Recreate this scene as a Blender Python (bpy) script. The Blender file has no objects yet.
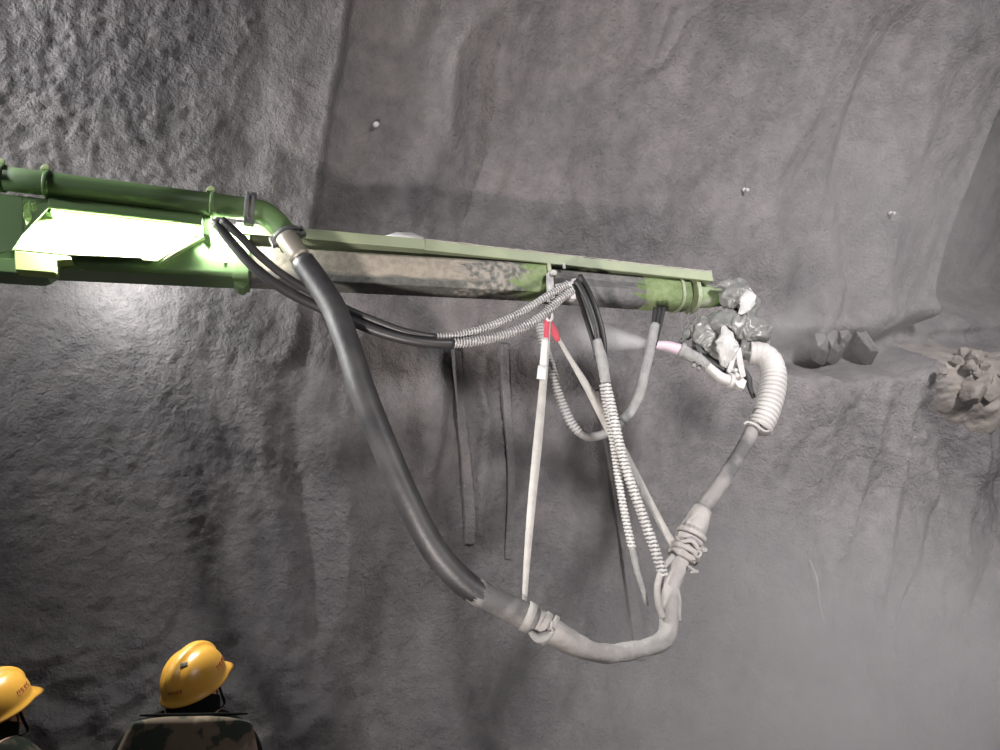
import bpy, bmesh, math, random
import numpy as np
from mathutils import Vector, Matrix, noise
from math import sin, cos, pi, radians, sqrt
random.seed(4)
sc = bpy.context.scene
COL = sc.collection

# ------------------------------------------------------------------ camera
F = 751.0
CAM = Vector((0, 0, 1.7))
PITCH = radians(20)
def ray(px, py):
    u = (px-500)/F; v = (375-py)/F
    return Vector((u, cos(PITCH)-v*sin(PITCH), sin(PITCH)+v*cos(PITCH)))
def P(px, py, Y):
    r = ray(px, py); return CAM + r*(Y/r.y)
def depth(p):
    d = p-CAM; return d.y*cos(PITCH)+d.z*sin(PITCH)
def m_per_px(p): return depth(p)/F
cam = bpy.data.cameras.new('camera'); cam.sensor_width = 36; cam.lens = F/1000*36
cam.clip_start = 0.05; cam.clip_end = 200
co = bpy.data.objects.new('camera', cam); COL.objects.link(co)
co.location = CAM; co.rotation_euler = (radians(90)+PITCH, 0, 0)
sc.camera = co

# ------------------------------------------------------------------ object helpers
def tag(o, label=None, cat=None, group=None, kind=None):
    if label: o['label'] = label
    if cat: o['category'] = cat
    if group: o['group'] = group
    if kind: o['kind'] = kind
    return o
def empty(name, loc, rot=(0, 0, 0)):
    o = bpy.data.objects.new(name, None); COL.objects.link(o); o.location = loc; o.rotation_euler = rot
    o.empty_display_size = .1
    return o
def obj(name, bm, mat, parent=None, smooth=True, bevel=0, local=False):
    """link a bmesh as ONE object; vertices are in world space unless local."""
    me = bpy.data.meshes.new(name)
    bmesh.ops.recalc_face_normals(bm, faces=bm.faces[:])
    bm.to_mesh(me); bm.free()
    for p in me.polygons: p.use_smooth = smooth
    me.materials.append(mat)
    o = bpy.data.objects.new(name, me); COL.objects.link(o)
    if parent:
        o.parent = parent
        if not local:
            o.matrix_parent_inverse = world_of(parent).inverted()
    if bevel:
        b = o.modifiers.new('bevel', 'BEVEL'); b.width = bevel; b.segments = 2; b.limit_method = 'ANGLE'
        b.angle_limit = radians(35)
        if smooth: o.data.set_sharp_from_angle(angle=radians(40))
    return o
def world_of(o):
    m = Matrix.LocRotScale(o.location, o.rotation_euler.to_quaternion(), o.scale)
    if o.parent: m = world_of(o.parent) @ o.matrix_parent_inverse @ m
    return m
def recenter(o):
    """put the origin of a single-mesh thing at its own centre"""
    me = o.data
    c = sum((v.co for v in me.vertices), Vector())/len(me.vertices)
    me.transform(Matrix.Translation(-c)); o.location = c
    return o
def crom(pts, per=10):
    pts = [Vector(p) for p in pts]
    q = [pts[0]*2-pts[1]]+pts+[pts[-1]*2-pts[-2]]
    out = []
    for i in range(1, len(q)-2):
        a, b, c, d = q[i-1:i+3]
        for k in range(per):
            t = k/per
            out.append(0.5*((2*b)+(c-a)*t+(2*a-5*b+4*c-d)*t*t+(3*b-a-3*c+d)*t**3))
    out.append(pts[-1]); return out
def interp(vals, n):
    m = len(vals)-1
    r = []
    for i in range(n):
        x = i/(n-1)*m; k = min(int(x), m-1); r.append(vals[k]*(1-(x-k))+vals[k+1]*(x-k))
    return r
def resample(pts, step):
    out = [pts[0]]; acc = 0
    L = [0]
    for i in range(1, len(pts)): L.append(L[-1]+(pts[i]-pts[i-1]).length)
    n = max(2, int(L[-1]/step)); j = 0
    out = []
    for k in range(n+1):
        s = L[-1]*k/n
        while j < len(pts)-2 and L[j+1] < s: j += 1
        d = L[j+1]-L[j]
        out.append(pts[j].lerp(pts[j+1], (s-L[j])/d if d > 1e-9 else 0))
    return out
def frames(pts, up0=Vector((0, -1, 0.2))):
    fr = []; n = None
    for i, p in enumerate(pts):
        t = (pts[min(i+1, len(pts)-1)]-pts[max(i-1, 0)]).normalized()
        if n is None:
            n = (up0-t*up0.dot(t)).normalized()
        else:
            n = (n-t*n.dot(t)).normalized()
        fr.append((p, t, n, t.cross(n)))
    return fr
def sweep(bm, pts, radius, seg=16, caps=True, fn=None, xs=None, gap=None):
    """tube along pts. radius: number or list. fn(i, s, ang) -> radius offset; xs(i, ang)->(a,b) factors"""
    n = len(pts)
    rad = interp(radius, n) if isinstance(radius, (list, tuple)) else [radius]*n
    s = 0; rings = []; SS = []
    for i, (p, t, a, b) in enumerate(frames(pts)):
        if i: s += (pts[i]-pts[i-1]).length
        SS.append(s)
        ring = []
        for k in range(seg):
            an = 2*pi*k/seg
            r = rad[i]+(fn(i, s, an) if fn else 0)
            ring.append(bm.verts.new(p+a*(cos(an)*r)+b*(sin(an)*r)))
        rings.append(ring)
    for i in range(n-1):
        for k in range(seg):
            f = bm.faces.new((rings[i][k], rings[i][(k+1) % seg], rings[i+1][(k+1) % seg], rings[i+1][k]))
            if gap and gap(i/(n-1), SS[i], 2*pi*(k+.5)/seg): f.material_index = 1
    if caps:
        bm.faces.new(rings[0][::-1]); bm.faces.new(rings[-1])
    return rings
def ribbon(bm, pts, w, th, side):
    """flat webbing band: side = list/func of width directions"""
    n = len(pts); rings = []
    W = interp(w, n) if isinstance(w, (list, tuple)) else [w]*n
    for i, p in enumerate(pts):
        t = (pts[min(i+1, n-1)]-pts[max(i-1, 0)]).normalized()
        sd = side(i/(n-1)) if callable(side) else side
        sd = (sd-t*sd.dot(t)).normalized(); nn = t.cross(sd)
        a = sd*W[i]/2; b = nn*th/2
        rings.append([bm.verts.new(p+x) for x in (a+b, -a+b, -a-b, a-b)])
    for i in range(n-1):
        for k in range(4):
            bm.faces.new((rings[i][k], rings[i][(k+1) % 4], rings[i+1][(k+1) % 4], rings[i+1][k]))
    bm.faces.new(rings[0][::-1]); bm.faces.new(rings[-1])
def prism(bm, poly, vec):
    """poly: list of world points, extruded along vec"""
    a = [bm.verts.new(p) for p in poly]; b = [bm.verts.new(Vector(p)+vec) for p in poly]
    bm.faces.new(a[::-1]); bm.faces.new(b)
    for i in range(len(a)):
        j = (i+1) % len(a); bm.faces.new((a[i], a[j], b[j], b[i]))
def loft(bm, rings, caps=True):
    vr = [[bm.verts.new(p) for p in r] for r in rings]
    m = len(vr[0])
    for i in range(len(vr)-1):
        for k in range(m):
            bm.faces.new((vr[i][k], vr[i][(k+1) % m], vr[i+1][(k+1) % m], vr[i+1][k]))
    if caps:
        bm.faces.new(vr[0][::-1]); bm.faces.new(vr[-1])
def ring_band(bm, c, axis, r0, r1, w, seg=28):
    """flat collar: revolved rectangle r0..r1, width w along axis, slightly chamfered"""
    axis = axis.normalized(); a = axis.orthogonal().normalized(); b = axis.cross(a)
    prof = [(r0, -w/2), (r1*.96, -w/2), (r1, -w*.3), (r1, w*.3), (r1*.96, w/2), (r0, w/2)]
    vs = []
    for k in range(seg):
        an = 2*pi*k/seg; d = a*cos(an)+b*sin(an)
        vs.append([bm.verts.new(c+d*r+axis*h) for r, h in prof])
    for k in range(seg):
        for j in range(6):
            bm.faces.new((vs[k][j], vs[k][(j+1) % 6], vs[(k+1) % seg][(j+1) % 6], vs[(k+1) % seg][j]))
def bolt(bm, c, axis, r, h, seg=6):
    axis = axis.normalized(); a = axis.orthogonal().normalized(); b = axis.cross(a)
    R1 = [c+(a*cos(2*pi*k/seg)+b*sin(2*pi*k/seg))*r for k in range(seg)]
    prism(bm, R1, axis*h)

# ------------------------------------------------------------------ materials
def mat(name, color, rough=.7, metal=0, var=0, vscale=6, color2=None, bump=0, bscale=60, spec=.5, detail=6, stretch=None,
        thr=None, trans=0, dust=None):
    m = bpy.data.materials.new(name); m.use_nodes = True
    nt = m.node_tree; N = nt.nodes; L = nt.links
    bs = N['Principled BSDF']; bs.inputs['Roughness'].default_value = rough; bs.inputs['Metallic'].default_value = metal
    bs.inputs['Specular IOR Level'].default_value = spec
    bs.inputs['Base Color'].default_value = (*color, 1)
    tc = N.new('ShaderNodeTexCoord'); mp = N.new('ShaderNodeMapping'); L.new(tc.outputs['Object'], mp.inputs[0])
    if stretch: mp.inputs['Scale'].default_value = stretch
    out = None
    if color2 is not None:
        nz = N.new('ShaderNodeTexNoise'); nz.inputs['Scale'].default_value = vscale; nz.inputs['Detail'].default_value = detail
        L.new(mp.outputs[0], nz.inputs[0])
        cr = N.new('ShaderNodeValToRGB'); lo, hi = thr or (.35, .65)
        cr.color_ramp.elements[0].position = lo; cr.color_ramp.elements[1].position = hi
        cr.color_ramp.elements[0].color = (*color, 1); cr.color_ramp.elements[1].color = (*color2, 1)
        L.new(nz.outputs[0], cr.inputs[0]); out = cr.outputs[0]
        L.new(out, bs.inputs['Base Color'])
    if dust:   # dust settled on top-facing surface: (colour, amount)
        dc, lo, hi = dust
        g = N.new('ShaderNodeNewGeometry'); sx = N.new('ShaderNodeSeparateXYZ'); L.new(g.outputs['Normal'], sx.inputs[0])
        n2 = N.new('ShaderNodeTexNoise'); n2.inputs['Scale'].default_value = 14; n2.inputs['Detail'].default_value = 5
        L.new(mp.outputs[0], n2.inputs[0])
        ad = N.new('ShaderNodeMath'); ad.operation = 'MULTIPLY_ADD'; ad.inputs[1].default_value = .8
        L.new(n2.outputs[0], ad.inputs[0]); L.new(sx.outputs['Z'], ad.inputs[2])
        mr = N.new('ShaderNodeMapRange'); mr.inputs[1].default_value = lo; mr.inputs[2].default_value = hi
        L.new(ad.outputs[0], mr.inputs[0])
        mx = N.new('ShaderNodeMixRGB'); mx.inputs[2].default_value = (*dc, 1)
        L.new(mr.outputs[0], mx.inputs[0])
        if out: L.new(out, mx.inputs[1])
        else: mx.inputs[1].default_value = (*color, 1)
        L.new(mx.outputs[0], bs.inputs['Base Color'])
    if bump:
        nb = N.new('ShaderNodeTexNoise'); nb.inputs['Scale'].default_value = bscale; nb.inputs['Detail'].default_value = 5
        L.new(mp.outputs[0], nb.inputs[0])
        bp = N.new('ShaderNodeBump'); bp.inputs['Strength'].default_value = bump; bp.inputs['Distance'].default_value = .01
        L.new(nb.outputs[0], bp.inputs['Height']); L.new(bp.outputs[0], bs.inputs['Normal'])
    if trans: bs.inputs['Transmission Weight'].default_value = trans
    return m
M = {}
M['green'] = mat('green_paint', (.12, .20, .078), .45, color2=(.105, .18, .07), vscale=3, bump=.05, bscale=30)
M['green_light'] = mat('pale_green_paint', (.30, .345, .215), .5, color2=(.24, .28, .18), vscale=5, bump=.1, bscale=40)
M['green_dusty'] = mat('dusty_green_paint', (.14, .25, .07), .6, color2=(.30, .33, .24), vscale=3.5, thr=(.42, .6), bump=.2, bscale=50, stretch=(1, 3, 3))
M['plate'] = mat('pale_plate_and_lit_lug', (.50, .62, .30), .5)
M['dusty_steel'] = mat('dust_caked_steel', (.085, .085, .08), .7, color2=(.33, .30, .25), vscale=3.2, thr=(.47, .55), bump=.5, bscale=45, stretch=(.5, 2.2, 2.2))
M['dark_steel'] = mat('dark_dusty_steel', (.11, .115, .11), .6, color2=(.17, .17, .165), vscale=7, bump=.2, bscale=40)
M['cake'] = mat('caked_mortar', (.40, .38, .34), .95, color2=(.30, .28, .24), vscale=16, bump=1, bscale=60)
def caked(name, parts):
    """steel with stains of their own shape: parts = list of (colour, axis vector, origin, lo, hi, noise amount, noise scale vec)"""
    m = bpy.data.materials.new(name); m.use_nodes = True; nt = m.node_tree; N = nt.nodes; L = nt.links; bs = N['Principled BSDF']
    bs.inputs['Roughness'].default_value = .7; bs.inputs['Specular IOR Level'].default_value = .3
    tc = N.new('ShaderNodeTexCoord'); cur = None
    for part in parts:
        col, col2, vec, org, lo, hi, am, sc_ = (list(part)+[None]*6)[:8]
        n0 = N.new('ShaderNodeTexNoise'); n0.inputs['Scale'].default_value = 30; n0.inputs['Detail'].default_value = 5; L.new(tc.outputs['Object'], n0.inputs[0])
        cm = N.new('ShaderNodeMixRGB'); cm.inputs[1].default_value = (*col, 1); cm.inputs[2].default_value = (*col2, 1)
        c0 = N.new('ShaderNodeMapRange'); c0.inputs[1].default_value = .4; c0.inputs[2].default_value = .6; L.new(n0.outputs[0], c0.inputs[0]); L.new(c0.outputs[0], cm.inputs[0])
        if cur is None: cur = cm.outputs[0]; continue
        sub = N.new('ShaderNodeVectorMath'); sub.operation = 'SUBTRACT'; sub.inputs[1].default_value = org; L.new(tc.outputs['Object'], sub.inputs[0])
        dt = N.new('ShaderNodeVectorMath'); dt.operation = 'DOT_PRODUCT'; dt.inputs[1].default_value = vec; L.new(sub.outputs[0], dt.inputs[0])
        mp = N.new('ShaderNodeMapping'); mp.inputs['Scale'].default_value = sc_; L.new(tc.outputs['Object'], mp.inputs[0])
        nz = N.new('ShaderNodeTexNoise'); nz.inputs['Scale'].default_value = 1; nz.inputs['Detail'].default_value = 6; nz.inputs['Roughness'].default_value = .65; L.new(mp.outputs[0], nz.inputs[0])
        ad = N.new('ShaderNodeMath'); ad.operation = 'MULTIPLY_ADD'; ad.inputs[1].default_value = am; L.new(nz.outputs[0], ad.inputs[0]); L.new(dt.outputs['Value'], ad.inputs[2])
        mr = N.new('ShaderNodeMapRange'); mr.inputs[1].default_value = lo+am*.5; mr.inputs[2].default_value = hi+am*.5; L.new(ad.outputs[0], mr.inputs[0])
        mx = N.new('ShaderNodeMixRGB'); L.new(mr.outputs[0], mx.inputs[0]); L.new(cur, mx.inputs[1]); L.new(cm.outputs[0], mx.inputs[2]); cur = mx.outputs[0]
    L.new(cur, bs.inputs['Base Color'])
    nb = N.new('ShaderNodeTexNoise'); nb.inputs['Scale'].default_value = 50; nb.inputs['Detail'].default_value = 5; L.new(tc.outputs['Object'], nb.inputs[0])
    bp = N.new('ShaderNodeBump'); bp.inputs['Strength'].default_value = .5; bp.inputs['Distance'].default_value = .008
    L.new(nb.outputs[0], bp.inputs['Height']); L.new(bp.outputs[0], bs.inputs['Normal'])
    return m
M['rubber'] = mat('black_rubber', (.022, .022, .024), .5, color2=(.05, .05, .05), vscale=6, bump=.15, bscale=60, dust=((.24, .23, .225), 1.15, 2.0))
M['rubber_dusty'] = mat('dusty_rubber', (.36, .345, .325), .9, color2=(.46, .44, .42), vscale=9, bump=.6, bscale=50)
M['rubber_mid'] = mat('part_dusty_rubber', (.10, .10, .10), .8, color2=(.26, .25, .24), vscale=5, thr=(.42, .58), bump=.4, bscale=50)
M['hose'] = mat('black_hydraulic_hose', (.03, .03, .03), .45, bump=.1, bscale=80)
M['hose_grey'] = mat('grey_dusty_hose', (.12, .12, .12), .7, color2=(.22, .215, .21), vscale=8, bump=.3, bscale=60)
M['spiral'] = mat('spiral_guard_plastic', (.58, .58, .56), .55, color2=(.48, .48, .46), vscale=10)
M['spiral_dark'] = mat('dark_spiral_guard', (.28, .28, .27), .6, color2=(.38, .375, .37), vscale=9)
M['sleeve'] = mat('woven_grey_sleeve', (.34, .34, .33), .85, color2=(.27, .27, .26), vscale=22, bump=.8, bscale=140)
M['web'] = mat('dusty_webbing', (.45, .44, .41), .9, color2=(.37, .36, .34), vscale=20, bump=.6, bscale=200)
M['web_white'] = mat('white_webbing', (.7, .69, .66), .85, bump=.4, bscale=200)
M['red'] = mat('red_sleeve', (.52, .06, .09), .7, color2=(.42, .07, .09), vscale=12)
M['pink'] = mat('pink_nozzle_plastic', (.62, .46, .55), .5, color2=(.58, .50, .55), vscale=25)
M['sheet'] = mat('grey_plastic_sheet', (.15, .155, .145), .36, color2=(.23, .235, .22), vscale=7, bump=.25, bscale=25)
M['white_and_lit'] = mat('white_sheet_and_lit_spots', (.52, .52, .50), .38, color2=(.40, .40, .385), vscale=9, bump=.25, bscale=25)
M['duct'] = mat('white_corrugated_plastic', (.50, .49, .47), .6, color2=(.43, .42, .40), vscale=8, dust=None)
M['white_metal'] = mat('mortar_splashed_metal', (.55, .54, .52), .7, color2=(.42, .41, .40), vscale=14, bump=.5, bscale=40)
M['black'] = mat('black_metal', (.03, .03, .03), .6)
M['yellow'] = mat('yellow_helmet_plastic', (.58, .30, .04), .33, color2=(.52, .27, .04), vscale=6)
M['scuff'] = mat('helmet_scuff', (.05, .05, .03), .8)
M['redtext'] = mat('helmet_red_print', (.30, .07, .02), .6)
M['skin'] = mat('skin', (.42, .22, .14), .55, color2=(.36, .18, .115), vscale=14)
M['hair'] = mat('black_hair', (.012, .011, .010), .6, bump=.5, bscale=120)
M['cloth_black'] = mat('black_cloth', (.006, .0065, .006), .95, spec=.05, bump=.3, bscale=80)
M['trouser'] = mat('dark_trousers', (.03, .033, .028), .9)
M['boot'] = mat('rubber_boots', (.02, .02, .02), .5)
M['rock'] = mat('broken_rock', (.25, .225, .195), .95, color2=(.17, .155, .14), vscale=9, bump=.8, bscale=30)
def camo():
    m = bpy.data.materials.new('camouflage_cloth'); m.use_nodes = True
    nt = m.node_tree; N = nt.nodes; L = nt.links; bs = N['Principled BSDF']; bs.inputs['Roughness'].default_value = .9
    tc = N.new('ShaderNodeTexCoord')
    nz = N.new('ShaderNodeTexNoise'); nz.inputs['Scale'].default_value = 9; nz.inputs['Detail'].default_value = 4
    L.new(tc.outputs['Object'], nz.inputs[0])
    cr = N.new('ShaderNodeValToRGB'); cr.color_ramp.interpolation = 'LINEAR'
    e = cr.color_ramp.elements
    e[0].position = .34; e[0].color = (.022, .03, .02, 1); e[1].position = .66; e[1].color = (.24, .18, .13, 1)
    for p, c in ((.44, (.025, .03, .02, 1)), (.47, (.11, .08, .055, 1)), (.56, (.12, .09, .062, 1)), (.6, (.19, .145, .10, 1))):
        x = e.new(p); x.color = c
    L.new(nz.outputs[0], cr.inputs[0]); L.new(cr.outputs[0], bs.inputs['Base Color'])
    return m
M['camo'] = camo()
def shotcrete():
    m = bpy.data.materials.new('sprayed_concrete'); m.use_nodes = True
    nt = m.node_tree; N = nt.nodes; L = nt.links; bs = N['Principled BSDF']
    bs.inputs['Roughness'].default_value = .92; bs.inputs['Specular IOR Level'].default_value = .15
    tc = N.new('ShaderNodeTexCoord')
    def nz(scale, det=6, rough=.55, dist=0):
        n = N.new('ShaderNodeTexNoise'); n.inputs['Scale'].default_value = scale; n.inputs['Detail'].default_value = det
        n.inputs['Roughness'].default_value = rough; n.inputs['Distortion'].default_value = dist
        L.new(tc.outputs['Object'], n.inputs[0]); return n.outputs[0]
    cr = N.new('ShaderNodeValToRGB'); e = cr.color_ramp.elements
    e[0].position = .32; e[0].color = (.158, .153, .157, 1); e[1].position = .7; e[1].color = (.245, .233, .228, 1)
    L.new(nz(1.1, 8, .6, .6), cr.inputs[0])
    mx = N.new('ShaderNodeMixRGB'); mx.blend_type = 'MULTIPLY'; mx.inputs[0].default_value = 1
    c2 = N.new('ShaderNodeValToRGB'); c2.color_ramp.elements[0].color = (.78, .78, .78, 1); c2.color_ramp.elements[0].position = .3
    c2.color_ramp.elements[1].color = (1.12, 1.1, 1.08, 1); c2.color_ramp.elements[1].position = .7
    L.new(nz(9, 6), c2.inputs[0]); L.new(cr.outputs[0], mx.inputs[1]); L.new(c2.outputs[0], mx.inputs[2])
    L.new(mx.outputs[0], bs.inputs['Base Color'])
    b1 = N.new('ShaderNodeBump'); b1.inputs['Strength'].default_value = 1.0; b1.inputs['Distance'].default_value = .03
    L.new(nz(34, 6, .62), b1.inputs['Height'])
    b2 = N.new('ShaderNodeBump'); b2.inputs['Strength'].default_value = .7; b2.inputs['Distance'].default_value = .012
    L.new(nz(75, 4, .6), b2.inputs['Height']); L.new(b1.outputs[0], b2.inputs['Normal'])
    L.new(b2.outputs[0], bs.inputs['Normal'])
    return m
M['wall'] = shotcrete()
M['ground'] = mat('wet_ground', (.10, .095, .09), .7, color2=(.15, .14, .13), vscale=2, bump=.6, bscale=12)

# ------------------------------------------------------------------ tunnel lining
TH = radians(25); RAD = 6.0; ZC = 2.0
W0 = Vector((0, 5.0, 0)); DV = Vector((cos(TH), sin(TH), 0)); NV = Vector((sin(TH), -cos(TH), 0))
def base_hit(px, py, off=0.0):
    r = ray(px, py); q0 = (CAM-W0).dot(NV)-RAD; qr = r.dot(NV); z0 = CAM.z-ZC; zr = r.z
    a = qr*qr+zr*zr; b = 2*(q0*qr+z0*zr); c = q0*q0+z0*z0-(RAD-off)**2
    t = (-b+sqrt(b*b-4*a*c))/(2*a); p = CAM+r*t
    return (p-W0).dot(DV), RAD*math.atan2(p.z-ZC, RAD-(p-W0).dot(NV))
def hsh(ix, iy, seed):
    h = (ix.astype(np.int64)*374761393+iy.astype(np.int64)*668265263+seed*144665) & 0x7fffffff
    h = ((h ^ (h >> 13))*1274126177) & 0x7fffffff
    return ((h ^ (h >> 16)) & 0xffff)/65535.0
def vn(x, y, seed=0):
    x = np.asarray(x, float); y = np.asarray(y, float)
    ix = np.floor(x); iy = np.floor(y); fx = x-ix; fy = y-iy
    ux = fx*fx*fx*(fx*(fx*6-15)+10); uy = fy*fy*fy*(fy*(fy*6-15)+10)
    def g(dx, dy):
        an = hsh(ix+dx, iy+dy, seed)*2*pi
        return np.cos(an)*(fx-dx)+np.sin(an)*(fy-dy)
    return 1.4*((g(0, 0)*(1-ux)+g(1, 0)*ux)*(1-uy)+(g(0, 1)*(1-ux)+g(1, 1)*ux)*uy)
def fbm(x, y, o=4, seed=0, g=.5):
    r = 0; a = 1
    for i in range(o):
        r = r+a*vn(x*2**i, y*2**i, seed+i*7); a *= g
    return r
def sstep(x, a, b):
    t = np.clip((x-a)/(b-a), 0, 1); return t*t*(3-2*t)
def pl_dist(s, a, pts):
    d = np.full(np.shape(s), 1e9)
    for (x0, y0), (x1, y1) in zip(pts[:-1], pts[1:]):
        dx, dy = x1-x0, y1-y0
        t = np.clip(((s-x0)*dx+(a-y0)*dy)/(dx*dx+dy*dy+1e-9), 0, 1)
        d = np.minimum(d, np.hypot(s-x0-t*dx, a-y0-t*dy))
    return d
H = base_hit
RIDGES = [  # pixel polyline on the lining, half width m, height m
    ([(478, 20), (466, 45), (452, 85), (444, 125)], .10, .055),
    ([(440, 15), (425, 70), (405, 120), (385, 190)], .10, -.03),
    ([(505, 25), (492, 80), (478, 130), (470, 215)], .09, -.05),
    ([(676, 10), (660, 45), (652, 72), (664, 72), (690, 30)], .06, .045),
    ([(720, 10), (700, 60), (668, 150), (655, 235)], .10, .04),
    ([(760, 20), (730, 90), (700, 190), (690, 250)], .16, -.05),
    ([(840, 40), (800, 110), (775, 200), (770, 270)], .16, .05),
    ([(905, 30), (868, 90), (850, 170), (845, 270)], .13, -.07),
    ([(960, 20), (920, 90), (890, 190), (885, 300)], .16, .07),
    ([(640, 0), (600, 70), (560, 140), (540, 230)], .14, .03),
    ([(330, 60), (300, 130), (285, 200)], .10, -.03),
    ([(240, 120), (233, 170), (240, 200)], .12, -.05),
    ([(215, 300), (222, 360), (232, 430), (226, 560), (235, 640)], .06, -.035),
    ([(240, 320), (243, 380), (250, 470)], .05, -.03),
    ([(262, 360), (266, 430), (274, 560), (285, 640)], .07, .04),
    ([(300, 330), (298, 400), (305, 520), (320, 640)], .06, -.045),
    ([(330, 430), (345, 540), (360, 620)], .08, .035),
    ([(285, 305), (288, 335), (280, 365)], .05, .05),
    ([(180, 470), (190, 560), (200, 640)], .07, .025),
    ([(120, 440), (130, 520), (128, 600)], .05, -.02),
    ([(438, 350), (440, 385), (436, 420), (432, 470)], .05, .04),
    ([(420, 370), (415, 440), (425, 520)], .08, -.03),
    ([(480, 360), (476, 390), (484, 420), (480, 470), (486, 530)], .04, .035),
    ([(535, 345), (540, 420), (555, 520)], .08, -.03),
    ([(580, 360), (590, 440), (600, 560)], .06, .03),
    ([(880, 400), (876, 450), (870, 500), (855, 590)], .09, .08),
    ([(852, 400), (846, 440), (838, 490), (825, 545)], .07, .05),
    ([(905, 410), (920, 450), (925, 500), (915, 560), (890, 620)], .09, -.10),
    ([(950, 420), (955, 480), (945, 550)], .12, .06),
    ([(985, 440), (980, 520), (960, 600)], .10, -.06),
    ([(800, 385), (795, 430), (775, 480)], .10, -.03),
]
RIDGES = [([H(*q) for q in pts], w, h) for pts, w, h in RIDGES]
LEDGE = [H(*q, .30) for q in ((700, 352), (770, 362), (830, 368), (880, 372), (905, 366), (940, 352), (1000, 350), (1100, 345))]
LS = [q[0] for q in LEDGE]; LA = [q[1] for q in LEDGE]
HEAP = H(955, 378, .45); HEEL = H(100, 735); S_STEP = -1.47; S_REC = 3.97
ROUGH = [(H(560, 175), .55), (H(470, 430), .6), (H(550, 420), .5), (H(60, 260), 1.2), (H(250, 420), .7), (H(60, 560), .6), (H(95, 720), .45), (H(150, 80), 1.0)]
def disp(s, a):
    """inward offset of the sprayed surface (m)"""
    sl = 1-.6*(1-sstep(s, -1.5, -1.2))
    w = .05*sl*fbm(s*.7, a*.5, 2, 3)
    ws = s+.10*vn(s*1.7, a*1.3, 21); wa = a+.10*vn(s*1.9, a*1.5, 23)
    d = .07*sl*fbm(ws*.75, wa*.5, 3, 1)+w
    d = d+.028*sl*fbm(ws*3.2, wa*1.3, 3, 5)
    sm = sstep(s, -1.45, -1.3)*(1-.0*s)
    rough = .45-.30*sstep(s, 1.2, 2.2)-.18*sstep(s, -1.47, -1.2)*(1-sstep(s, -.6, -.1))
    for (cs, ca), r in ROUGH:
        rough = rough+.5*np.exp(-((s-cs)**2+(a-ca)**2)/r**2)
    rough = np.clip(rough+.35*vn(s*1.3, a*1.1, 31), .08, 1.2)
    lump = vn(ws*13, wa*13, 41)
    d = d+rough*(.007*lump+.006*np.abs(vn(ws*24, wa*22, 43))*2+.004*vn(s*30, a*30, 47))
    # seam between two sprayed rounds
    se = S_STEP+.03*vn(a*1.5, a*0, 51); seam_on = sstep(a, H(305, 330)[1], H(308, 250)[1])
    d = d+seam_on*.10*np.exp(-np.maximum(se-s, 0)/.5)*(1-sstep(s, se-.02, se+.05))
    for pts, wd, h in RIDGES:
        q = pl_dist(ws, wa, pts); d = d+h*sl*np.exp(-(q/wd)**2)
    # ledge of the lower bench at the right
    la = np.interp(s, LS, LA)+.05*vn(s*3, s*0, 61)
    on = sstep(s, 1.75, 2.6)
    low = sstep(la-a, -.05, .10)
    d = d+on*low*(.28*np.exp(-np.maximum(la-a, 0)/.9)+.12+.03*fbm(s*2.0, a*1.4, 3, 63)+.02*np.abs(vn(s*5+a*4, a*6-s*4, 65)))
    d = d-on*.22*np.exp(-((a-la-.12)/.16)**2)
    hs, ha = HEAP; hq = np.exp(-((s-hs)/.42)**2-((a-ha)/.22)**2)
    d = d+hq*(.06+.03*np.abs(vn(s*9, a*9, 81))+.03*np.abs(vn(s*21, a*21, 83)))
    hq2 = np.exp(-((s-HEEL[0])/1.3)**2-((a-HEEL[1])/.45)**2); d = d+hq2*(.10+.08*fbm(s*5, a*5, 3, 85))
    up = np.exp(-((a-la-.36)/.13)**2)
    d = d+on*up*(.08+.16*np.clip(vn(s*2.6, a*3.5, 67), -.2, 1))
    # next round set back beyond the ring edge
    edge = S_REC+.05*vn(a*1.2, a*0, 71)
    rec = sstep(s, edge, edge+.07)*sstep(a, np.interp(s, LS, LA)+.15, np.interp(s, LS, LA)+.5)
    d = d-1.0*rec+.05*np.exp(-((s-edge+.05)/.05)**2)*sstep(a, la+.2, la+.6)
    return d
def H2(px, py):
    """where the ray through a pixel meets the displaced lining"""
    d = 0.0
    for _ in range(14):
        s, a = base_hit(px, py, d); d += .6*(float(disp(np.array([s]), np.array([a]))[0])-d)
    return s, a
def lin_point(s, a, off=0.0):
    d = float(disp(np.array([s]), np.array([a]))[0])+off
    ph = a/RAD; rr = RAD-d
    return W0+DV*s+NV*(RAD-rr*cos(ph))+Vector((0, 0, ZC+rr*sin(ph)))
def lin_normal(a):
    ph = a/RAD; return (NV*cos(ph)-Vector((0, 0, 1))*sin(ph)).normalized()
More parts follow.
